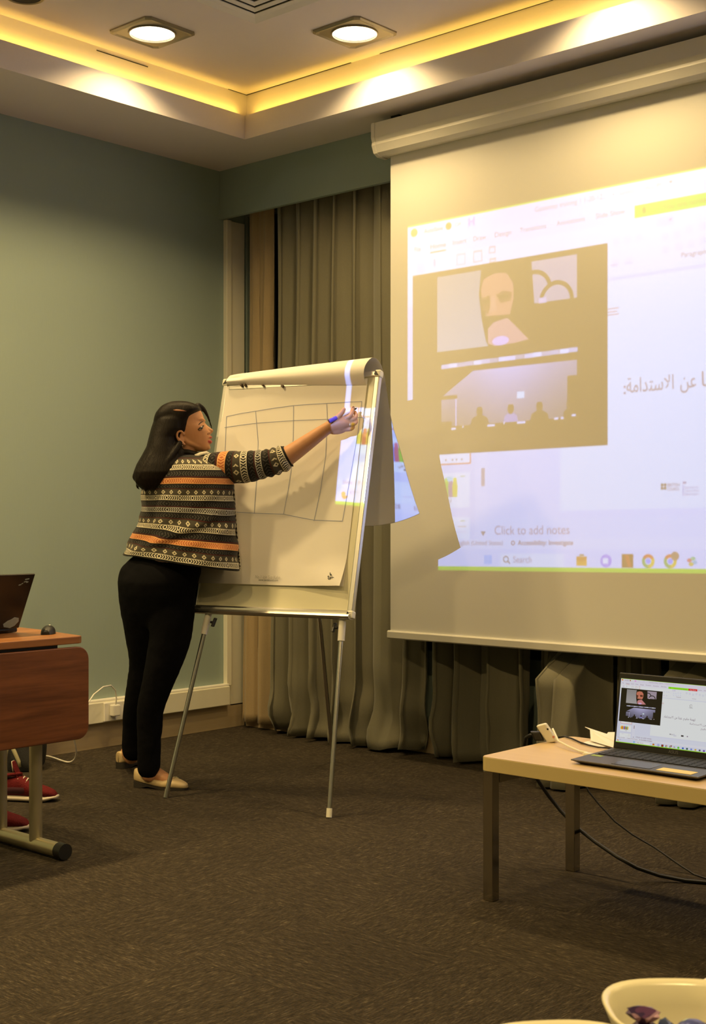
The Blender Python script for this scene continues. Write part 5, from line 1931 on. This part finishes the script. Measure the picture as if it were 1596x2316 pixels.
LITTLE = [(AD(777, 971, 5.412), .0098), (AD(791, 971, 5.406), .0084), (AD(798.5, 966, 5.414), .0078), (AD(794, 958, 5.428), .0070)]
for fg in (THUMB, INDEX, MIDDLE, RINGF, LITTLE):
    add_limb(body, fg, 14, 5)
bo = remeshed(body, 'body', [M_SKIN, M_LIP], WOMAN, .0033, 2)
# lips: colour the faces of the mouth
me = bo.data
lips_c = [hp(477, 989.3), hp(477.5, 999.3)]
for p in me.polygons:
    c = p.center
    for lc_, ry in zip(lips_c, (2.6, 4.4)):
        d = c - lc_
        if d.dot(RT) > (-.004 if ry < 3 else -.012) and abs(d.dot(FW)) < .024 and abs(d.z) < ry * HP * (1 - .5 * min(1, abs(d.dot(FW)) / .026)) and d.dot(RT) > -.006 - .5 * abs(d.dot(FW)):
            p.material_index = 1

# ---- eyes, brows, lashes, nails, earring, ring
M_EYEW = simple('eye_white', (.55, .48, .40), .2)
M_IRIS = simple('dark_iris', (.02, .012, .008), .15)
M_BROW = simple('dark_brow', (.035, .018, .010), .7)
from mathutils.bvhtree import BVHTree


def surf(bvh, x, y, lift=0.0006):
    """where the sight line meets a surface, lifted a hair off it"""
    o = V((0, 0, CAM_H))
    r = (FW + RT * ((x - 798) / 2990) - UP * ((y - 1176) / 2990)).normalized()
    loc, nrm, _, _ = bvh.ray_cast(o, r)
    if nrm.dot(r) > 0:
        nrm = -nrm
    return loc + nrm * lift


bvh_body = BVHTree.FromPolygons([v.co for v in bo.data.vertices], [p.vertices[:] for p in bo.data.polygons])
mid_plane = hp(440, 970)


def mirror(p):
    return p - FW * (2 * (p - mid_plane).dot(FW))


def decal(px, name, mat, lift=.0008, th=.0008, both=True, parent=None, bvh=None):
    """thin patch of skin detail laid on the surface; mirrored to the far side"""
    pts = [surf(bvh or bvh_body, x, y, lift) for x, y in px]
    outs = []
    for mir_ in ((False, True) if both else (False,)):
        q = [mirror(p) for p in pts] if mir_ else pts
        c = sum(q, V()) / len(q)
        dn = FW * (th if mir_ else -th)
        mb = MB()
        n = len(q)
        hi = [p + dn for p in q]
        mb.add(q + hi + [c + dn * 1.6], [(i, (i + 1) % n, n + (i + 1) % n, n + i) for i in range(n)] + [(n + i, n + (i + 1) % n, 2 * n) for i in range(n)])
        outs.append(mb.build(name, mat, parent or WOMAN, smooth=True))
    return outs


M_LID = simple('shaded_eyelid', (.30, .125, .06), .5)
decal([(446.5, 971.5), (449.5, 966), (454, 962.5), (459.5, 961), (461, 963.5), (459, 968.5), (455.5, 973.5), (450, 975)], 'eyelid', M_LID, .0004, .0008)
decal([(448.5, 971.6), (451.5, 967.8), (455.3, 965.4), (459.8, 963.2), (459.3, 967.2), (456.8, 970.8), (452.5, 972.8)], 'eye', M_EYEW, .0014, .0008)
decal([(452.6, 971.2), (453.6, 967.6), (456.2, 965.8), (458.6, 966), (458.0, 969), (456.0, 971.0)], 'iris', M_IRIS, .0024, .0006)
decal([(447.0, 971.4), (450.5, 967.2), (455, 964.6), (460.6, 961.8), (460.0, 964.6), (455.5, 966.8), (451.5, 969.2), (448, 972.6)], 'upper_lashes', M_IRIS, .0026, .0008)
decal([(448.5, 960.8), (450.2, 957.6), (453.6, 954.6), (457.6, 952.6), (459.4, 953.4), (455.6, 955.8), (451.6, 958.6), (449.2, 961.6)], 'eyebrow', M_BROW, .0006, .0008)
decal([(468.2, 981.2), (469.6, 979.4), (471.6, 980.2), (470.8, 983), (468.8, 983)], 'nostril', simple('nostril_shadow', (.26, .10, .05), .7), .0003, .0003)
for s in (-1, 1):
    MB().tube([hp(416.5, 1009.5, .070 * s), hp(416.5, 1011.5, .071 * s)], .0032, 10).build('earring', M_CHROME, WOMAN, smooth=True)


def nail(tip, back, out):
    ax = (tip - back).normalized()
    bx = ax.cross(out).normalized()
    mb = MB()
    mb.rings([[tip + ax * (.007 * math.cos(q) + .0005) + bx * (.0052 * math.sin(q)) + out * h for q in [2 * math.pi * k / 14 for k in range(14)]] for h in (.0060, .0080)], True, True)
    mb.build('nail', M_NAIL, WOMAN, smooth=True, auto=50)


nail(THUMB[-1][0], THUMB[-2][0], (-RT * .85 - FW * .5).normalized())
nail(INDEX[-1][0], INDEX[-2][0], (RT * .35 - FW * .95).normalized())
rg_c = RINGF[0][0] + (RINGF[1][0] - RINGF[0][0]) * .66
rg_t = (RINGF[1][0] - RINGF[0][0]).normalized()
rg_n = rg_t.cross(UP).normalized()
rg_b = rg_t.cross(rg_n)
MB().tube([rg_c + (rg_n * math.cos(q) + rg_b * math.sin(q)) * .0115 for q in [2 * math.pi * k / 24 for k in range(25)]], .0018, 8).build('finger_ring', M_CHROME, WOMAN, smooth=True)

# ---- hair: cap with a side parting and long fall down her back
hair = MB()
CAP = [(986, 424, 352, .068), (976, 432, 350, .0765), (964, 435, 349, .0810), (952, 437, 349, .0835), (943, 440, 351, .0855), (935, 448, 354, .0855), (928, 455, 359, .083), (920, 451.5, 366, .077), (914, 442, 376, .066), (909.5, 428, 388, .046), (907.5, 415, 398, .022)]


def cap_ring(y, xf, xb, w, n=48):
    xc = (xf + xb) / 2
    return [hp(xc + (xf - xc) * math.copysign(abs(math.cos(q)) ** .55, math.cos(q)), y, w * math.copysign(abs(math.sin(q)) ** .6, math.sin(q))) for q in [2 * math.pi * k / n for k in range(n)]]


hair.rings([cap_ring(*c) for c in CAP], True, True)
FALL = [(930, 372, 425, 5.60, .070), (950, 349, 428, 5.59, .084), (970, 342, 424, 5.585, .086), (990, 337, 404, 5.575, .082), (1010, 332, 402, 5.56, .078), (1030, 321, 408, 5.545, .072), (1050, 309, 410, 5.525, .064),
        (1068, 302, 404, 5.51, .056), (1084, 303, 388, 5.505, .046), (1098, 310, 370, 5.505, .034), (1108, 322, 352, 5.505, .018)]
hair.rings([cam_ring(x0, x1, y, d, hd, 32, .9) for y, x0, x1, d, hd in FALL], True, True)
# locks that break the outline
rl = random.Random(4)
for k in range(26):
    x0 = 336 + 60 * rl.random()
    y0 = 985 + 40 * rl.random()
    xe = 301 + (x0 - 336) * 1.1 + rl.uniform(-4, 8)
    ye = 1090 + rl.uniform(-12, 24) - max(0, xe - 350) * .55 - max(0, 318 - xe) * .7
    dd = 5.50 + rl.uniform(-.035, .04)
    add_limb(hair, [(AD(x0 + 12, y0, dd + .05), .012), (AD((x0 + xe) / 2 + 4, (y0 + ye) / 2, dd + .015), .013), (AD(xe, ye - 12, dd), .008), (AD(xe + rl.uniform(-2, 5), ye, dd), .003)], 8, 4)
# far-side lock in front of the forehead, hair over the collar
add_limb(hair, [(hp(446, 915, .03), .012), (hp(457, 923, .045), .010), (hp(465, 937, .058), .0065), (hp(470, 950, .064), .0045), (hp(474, 964, .066), .0035), (hp(473.5, 975, .066), .0025)], 10, 5)
add_limb(hair, [(hp(408, 1024, -.060), .012), (hp(426, 1025, -.055), .015), (hp(444, 1030, -.040), .015), (hp(458, 1031, -.010), .012)], 12, 4)
add_limb(hair, [(hp(398, 1000, -.058), .016), (hp(404, 1020, -.060), .026), (hp(408, 1040, -.062), .026), (hp(404, 1056, -.068), .018)], 14, 4)
ho = remeshed(hair, 'hair', M_HAIR, WOMAN, .0045, 3)
bvh_hair = BVHTree.FromPolygons([v.co for v in ho.data.vertices], [p.vertices[:] for p in ho.data.polygons])
decal([(391, 927.2), (397, 925.8), (405, 926.2), (414, 927.6), (422, 929.8), (414, 930.6), (404, 930.2), (396, 929.4)], 'hair_parting', M_LID, .0003, .0006, False, None, bvh_hair)

# ---- trousers
tr_ = MB()
tr_.rings([body_ring(x0, x1, y, d, b, 44) for y, x0, x1, d, b in ((1240, 316, 458, 5.60, .095), (1262, 296, 456, 5.615, .112), (1280, 276, 456, 5.615, .130), (1296, 268, 455, 5.61, .142), (1315, 267, 448, 5.60, .146), (1345, 274, 440, 5.60, .132), (1385, 292, 426, 5.61, .10), (1420, 320, 400, 5.62, .06))], True, True)
add_limb(tr_, [(AD(x, y, d), r) for y, x, r, d in ((1310, 390, .096, 5.57), (1350, 389, .098, 5.57), (1400, 388, .0945, 5.57), (1450, 383, .0875, 5.58), (1500, 370, .077, 5.59), (1540, 358, .068, 5.60), (1600, 341, .058, 5.62), (1650, 338, .0535, 5.64), (1700, 337, .050, 5.65), (1738, 336, .049, 5.66))], 28, 4)
add_limb(tr_, [(AD(x, y, d), r) for y, x, r, d in ((1310, 318, .097, 5.62), (1345, 321, .0985, 5.64), (1385, 326, .0985, 5.67), (1450, 333, .090, 5.73), (1500, 334, .081, 5.79), (1540, 327, .076, 5.83), (1600, 311, .0635, 5.90), (1650, 305, .0555, 5.95), (1698, 300, .050, 5.98))], 28, 4)
to = remeshed(tr_, 'trousers', M_TROUSER, WOMAN, .007, 14)
dt = bpy.data.textures.new('cloth_creases', 'CLOUDS')
dt.noise_scale = .05
dm = to.modifiers.new('creases', 'DISPLACE')
dm.texture = dt
dm.strength = .006
dm.texture_coords = 'LOCAL'


# ---- cardigan
def cardigan_material():
    m, nt, bs = new_mat('patterned_knit')
    uvn = nd(nt, 'ShaderNodeUVMap')
    sp_ = nd(nt, 'ShaderNodeSeparateXYZ')
    nt.links.new(uvn.outputs[0], sp_.inputs[0])
    u, v = sp_.outputs[0], sp_.outputs[1]
    PER = .25
    t = mth(nt, 'FRACT', mth(nt, 'DIVIDE', v, PER))
    bands = [(0, .09, 'L', (.60, .55, .42)), (.09, .215, 'D', None), (.215, .315, 'L', (.66, .33, .13)), (.315, .40, 'D', None), (.40, .495, 'X', None),
             (.495, .585, 'L', (.60, .56, .44)), (.585, .70, 'D', None), (.70, .79, 'L', (.40, .39, .36)), (.79, .90, 'D', None), (.90, 1.0, 'X', None)]
    dark = (.0095, .0085, .0080)
    taupe = (.060, .053, .040)
    # mirrored coordinate along the band for the arrow pattern
    mir = mth(nt, 'ABSOLUTE', mth(nt, 'SUBTRACT', mth(nt, 'FRACT', mth(nt, 'DIVIDE', u, .104)), .5))
    col = None
    for a, b, kind, c in bands:
        inb = mth(nt, 'MULTIPLY', mth(nt, 'GREATER_THAN', t, a - 1e-6), mth(nt, 'LESS_THAN', t, b))
        vl = mth(nt, 'DIVIDE', mth(nt, 'SUBTRACT', t, a), b - a)
        off = mth(nt, 'ABSOLUTE', mth(nt, 'SUBTRACT', vl, .5))
        if kind == 'L':
            s = mth(nt, 'FRACT', mth(nt, 'ADD', mth(nt, 'MULTIPLY', mir, 12.0), mth(nt, 'MULTIPLY', off, 1.7)))
            ln = mth(nt, 'MULTIPLY', mth(nt, 'LESS_THAN', s, .50), mth(nt, 'LESS_THAN', off, .36))
            dk = dark if c[0] - c[2] < .4 else (.42, .12, .045)
            cc = mixc(nt, ln, c, dk)
            edge = mth(nt, 'GREATER_THAN', off, .47)
            cc = mixc(nt, edge, cc, dark)
        elif kind == 'D':
            s = mth(nt, 'FRACT', mth(nt, 'ADD', mth(nt, 'MULTIPLY', mir, 9.0), mth(nt, 'MULTIPLY', off, 2.2)))
            ln = mth(nt, 'MULTIPLY', mth(nt, 'LESS_THAN', s, .35), mth(nt, 'LESS_THAN', off, .30))
            cc = mixc(nt, mth(nt, 'MULTIPLY', ln, .55), dark, (.085, .080, .075))
            red = mth(nt, 'LESS_THAN', mth(nt, 'ABSOLUTE', mth(nt, 'SUBTRACT', vl, .90)), .06)
            cc = mixc(nt, mth(nt, 'MULTIPLY', red, .6), cc, (.10, .018, .016))
        else:
            du = mth(nt, 'ABSOLUTE', mth(nt, 'SUBTRACT', mth(nt, 'FRACT', mth(nt, 'DIVIDE', u, .034)), .5))
            r_ = mth(nt, 'ADD', mth(nt, 'MULTIPLY', du, 1.6), off)
            ring = mth(nt, 'MULTIPLY', mth(nt, 'LESS_THAN', r_, .40), mth(nt, 'GREATER_THAN', r_, .16))
            cc = mixc(nt, ring, taupe, (.58, .53, .38))
        col = cc if col is None else mixc(nt, inb, col, cc)
    nt.links.new(col, bs.inputs['Base Color'])
    bs.inputs['Roughness'].default_value = .9
    bs.inputs['Specular IOR Level'].default_value = .15
    bs.inputs['Sheen Weight'].default_value = .1
    n = nd(nt, 'ShaderNodeTexNoise', in_Scale=500.0, in_Detail=2.0)
    nt.links.new(uvn.outputs[0], n.inputs['Vector'])
    bp = nd(nt, 'ShaderNodeBump', in_Strength=.35, in_Distance=.003)
    nt.links.new(n.outputs[0], bp.inputs['Height'])
    nt.links.new(bp.outputs[0], bs.inputs['Normal'])
    return m


M_KNIT = cardigan_material()
kn = MB()
# resample the torso rings finely so folds can form
ys = [r[0] for r in TORSO]


def torso_at(y):
    return [float(np.interp(y, ys, [r[k] for r in TORSO])) for k in range(6)]


NR, NA = 90, 120
rows, cen = [], []
for i in range(NR + 1):
    y = 1030 + (1271 - 1030) * (i / NR) ** 1.0
    _, x0, x1, b, sl, d = torso_at(y)
    ring = body_ring(x0, x1, y, d, b, NA, sl)
    c = sum(ring, V()) / NA
    out = []
    for k, p in enumerate(ring):
        n_ = (p - c).normalized()
        lat = (p - c).dot(RT)
        tt = i / NR
        # slanting drag folds from the raised arm to the far hip, loose below
        w = math.sin((p.z * 1.0 + lat * -.55) * 70 + 1.5 * noise.noise(p * 5)) * .0035 * min(1, tt * 1.6)
        w += .008 * noise.noise(p * 11) * min(1, tt * 2) + .004 * noise.noise(p * 30) * tt
        fold = math.exp(-(((p.z - (1.105 + .42 * lat)) / .022) ** 2)) * .012 * (1 if lat < .12 else .4)
        out.append(p + n_ * (w + fold) - UP * (fold * .6))
    rows.append(out)
ztop = rows[0][0].z


def kuv(i, j):
    i2, j2 = min(i, NR), j
    p = rows[i2][j2 % NA]
    ang = (j2 / NA) * 2 * math.pi
    return (ang * .185, 1.0 + .2046 + (241 * i2 / NR) * 5.56 * PXM + .004 * noise.noise(p * 8))


kn.rings(rows, True, False, kuv)
# turn the hem under
kn.rings([rows[-1], [p + UP * .012 - (p - sum(rows[-1], V()) / NA).normalized() * .008 for p in rows[-1]]], True, False, lambda i, j: kuv(NR, j))


def sleeve(pts, phase, cuff):
    ch = dense(pts, 12)
    n, seg = len(ch), 40
    ln = [0.0]
    for a, b in zip(ch[:-1], ch[1:]):
        ln.append(ln[-1] + (b[0] - a[0]).length)
    rs = []
    prev = None
    for i, (p, r) in enumerate(ch):
        t = (ch[min(i + 1, n - 1)][0] - ch[max(i - 1, 0)][0]).normalized()
        nrm = t.cross(UP).normalized() if prev is None else (prev - t * prev.dot(t)).normalized()
        prev = nrm
        bn = t.cross(nrm)
        f = ln[i] / ln[-1]
        ring = []
        for k in range(seg):
            q = 2 * math.pi * k / seg
            dv_ = nrm * math.cos(q) + bn * math.sin(q)
            bunch = cuff * max(0, (f - .45) / .55) * math.sin(ln[i] * 190 + 1.2 * math.sin(q * 2) + 2.5 * noise.noise(p * 14 + dv_))
            rr = r + bunch + .004 * noise.noise(p * 16 + dv_ * .7)
            ring.append(p + dv_ * rr)
        rs.append(ring)
    # cuff edge turned in
    last = rs[-1]
    c = sum(last, V()) / seg
    rs.append([c + (p - c) * .88 for p in last])
    ln.append(ln[-1])
    kn.rings(rs, True, False, lambda i, j: (j / seg * 2 * math.pi * .046, phase + ln[i] * .8))


sleeve([(AD(450, 1066, 5.52), .050), (AD(482, 1061, 5.497), .064), (AD(512, 1058, 5.475), .0665), (AD(545, 1057, 5.46), .0640), (AD(580, 1053, 5.45), .0605), (AD(610, 1047, 5.44), .0560), (AD(635, 1039, 5.435), .0520), (AD(651, 1031, 5.432), .0475)], .962, .0050)
sleeve([(AD(352, 1072, 5.64), .055), (AD(355, 1095, 5.68), .060), (AD(362, 1130, 5.72), .056), (AD(372, 1170, 5.745), .052), (AD(384, 1192, 5.75), .046)], .962, .003)
kno = kn.build('cardigan', M_KNIT, WOMAN, smooth=True)
sd = kno.modifiers.new('thickness', 'SOLIDIFY')
sd.thickness = .003
sd.offset = 0
# front edge band of the open cardigan, pale inner collar
edge = []
for y, x in ((1098, 530), (1140, 533), (1180, 535.5), (1220, 539), (1255, 542.5), (1287, 545)):
    edge.append(AD(x - 2.5, y, 5.462 + (y - 1098) * .0001))
mb = MB()
mb.rings([[p - RT * .009 + FW * .012, p + RT * .002 - FW * .004, p + RT * .004 + FW * .004, p - RT * .004 + FW * .016] for p in edge], True, True, lambda i, j: (i * .036, .255 * 4 + .9 * .254 + .01 * (j % 2)))
mb.build('front_band', M_KNIT, WOMAN, smooth=True, auto=50)
M_COLLAR = simple('pale_printed_collar', (.55, .52, .44), .8, 0, .35, 160)
cl = MB()
cl.rings([[AD(440, 1029, 5.535), AD(452, 1024, 5.54), AD(466, 1021, 5.56), AD(472, 1024, 5.575)], [AD(443, 1034, 5.525), AD(455, 1030, 5.53), AD(466, 1027, 5.55), AD(474, 1028, 5.572)]], False)
co = cl.build('collar', M_COLLAR, WOMAN, smooth=True)
co.modifiers.new('thickness', 'SOLIDIFY').thickness = .003

# ---- shoes
M_SHOE = simple('beige_leather', (0.52, 0.40, 0.22), 0.45, 0, 0.06, 20)
M_SHOESOLE = simple('dark_rubber_sole', (.02, .016, .012), .7)


def flat_shoe(heel, toe, lift):
    f = (toe - heel).normalized()
    s = UP.cross(f).normalized()
    L = (toe - heel).length
    secs = [(-.006, .006, .046), (-.002, .014, .050), (.02, .022, .053), (.07, .029, .055), (.16, .033, .050), (.30, .033, .041), (.45, .036, .034), (.58, .041, .032), (.68, .043, .037), (.76, .041, .038), (.84, .036, .033), (.92, .027, .026), (.97, .018, .021), (.995, .009, .016), (1.0, .003, .012)]
    up, so_ = MB(), MB()
    ro, sb, st = [], [], []
    for x, w, h in secs:
        z0 = lift * max(0, 1 - max(0, x) / .55) ** 1.2 + .008
        c = heel + f * (x * L) + UP * z0
        n = 28
        ring = []
        for k in range(n):
            q = 2 * math.pi * k / n
            cc, ss = math.cos(q), math.sin(q)
            zz = h * (.42 + .58 * ss ** .8) if ss >= 0 else h * .42 * (1 - abs(ss) ** .45)
            ring.append(c + s * (w * math.copysign(abs(cc) ** .8, cc)) + UP * zz)
        ro.append(ring)
        sb.append([c + s * (w * 1.02 * math.cos(q)) + UP * (-z0 + .001 if x > .45 or x < .22 else -.006) for q in (0, .6, 1.2, 1.9, 2.5, math.pi)])
        st.append([c + s * (w * 1.02 * math.cos(q)) + UP * .003 for q in (0, .6, 1.2, 1.9, 2.5, math.pi)])
    up.rings(ro, True, True)
    o = up.build('shoe', M_SHOE, WOMAN, smooth=True)
    so_.rings([sb[i] + list(reversed(st[i])) for i in range(len(sb))], True, True)
    so_.build('sole', M_SHOESOLE, o, smooth=True, auto=40)
    # vamp ornament: a short gilt chain
    for k in range(6):
        a = math.radians(-55 + 22 * k)
        c = heel + f * (.735 * L) + UP * (.008 + .020 + .021 * math.cos(a)) + s * (.043 * math.sin(a))
        MB().tube([c + (f * math.cos(q) * .005 + s * math.sin(q) * .0045) + UP * .0012 for q in [2 * math.pi * j / 10 for j in range(11)]], .0013, 6).build('chain_link', M_GOLDTUBE, o, smooth=True)


flat_shoe(rh, rtoe, .018)
flat_shoe(lh, ltoe, .020)

# ---- the marker in her hand: white barrel, purple cap on the back end, tip on the paper
pen = empty('marker_pen', tuple(AD(775, 938, 5.40)))
tag(pen, 'white marker with a purple cap end held against the paper', 'marker')
pa_, pb_ = AD(743.5, 953, 5.375), AD(806, 923.5, 5.425)
ax = (pb_ - pa_)
MB().tube([pa_ + ax * .24, pa_ + ax * .26, pa_ + ax * .80, pa_ + ax * .86], [.0080, .0084, .0084, .0070], 18).build('barrel', M_WHITE, pen, smooth=True, auto=40)
MB().tube([pa_, pa_ + ax * .03, pa_ + ax * .27], [.0072, .0088, .0094], 18).build('cap', simple('purple_plastic', (.115, .075, .46), .35), pen, smooth=True, auto=40)
MB().tube([pa_ - ax * .002, pa_ + ax * .004], .0058, 14).build('cap_plug', simple('dark_violet_plug', (.02, .012, .10), .5), pen, smooth=True, auto=40)
MB().tube([pa_ + ax * .86, pa_ + ax * .93, pa_ + ax * 1.0], [.0050, .0042, .0022], 12).build('nib', M_DARK, pen, smooth=True, auto=40)
mb = MB()
mb.tube([pa_ + ax * .33 - FW * .0085, pa_ + ax * .46 - FW * .0085], .0012, 6)
mb.build('barrel_print', M_PRINT, pen)
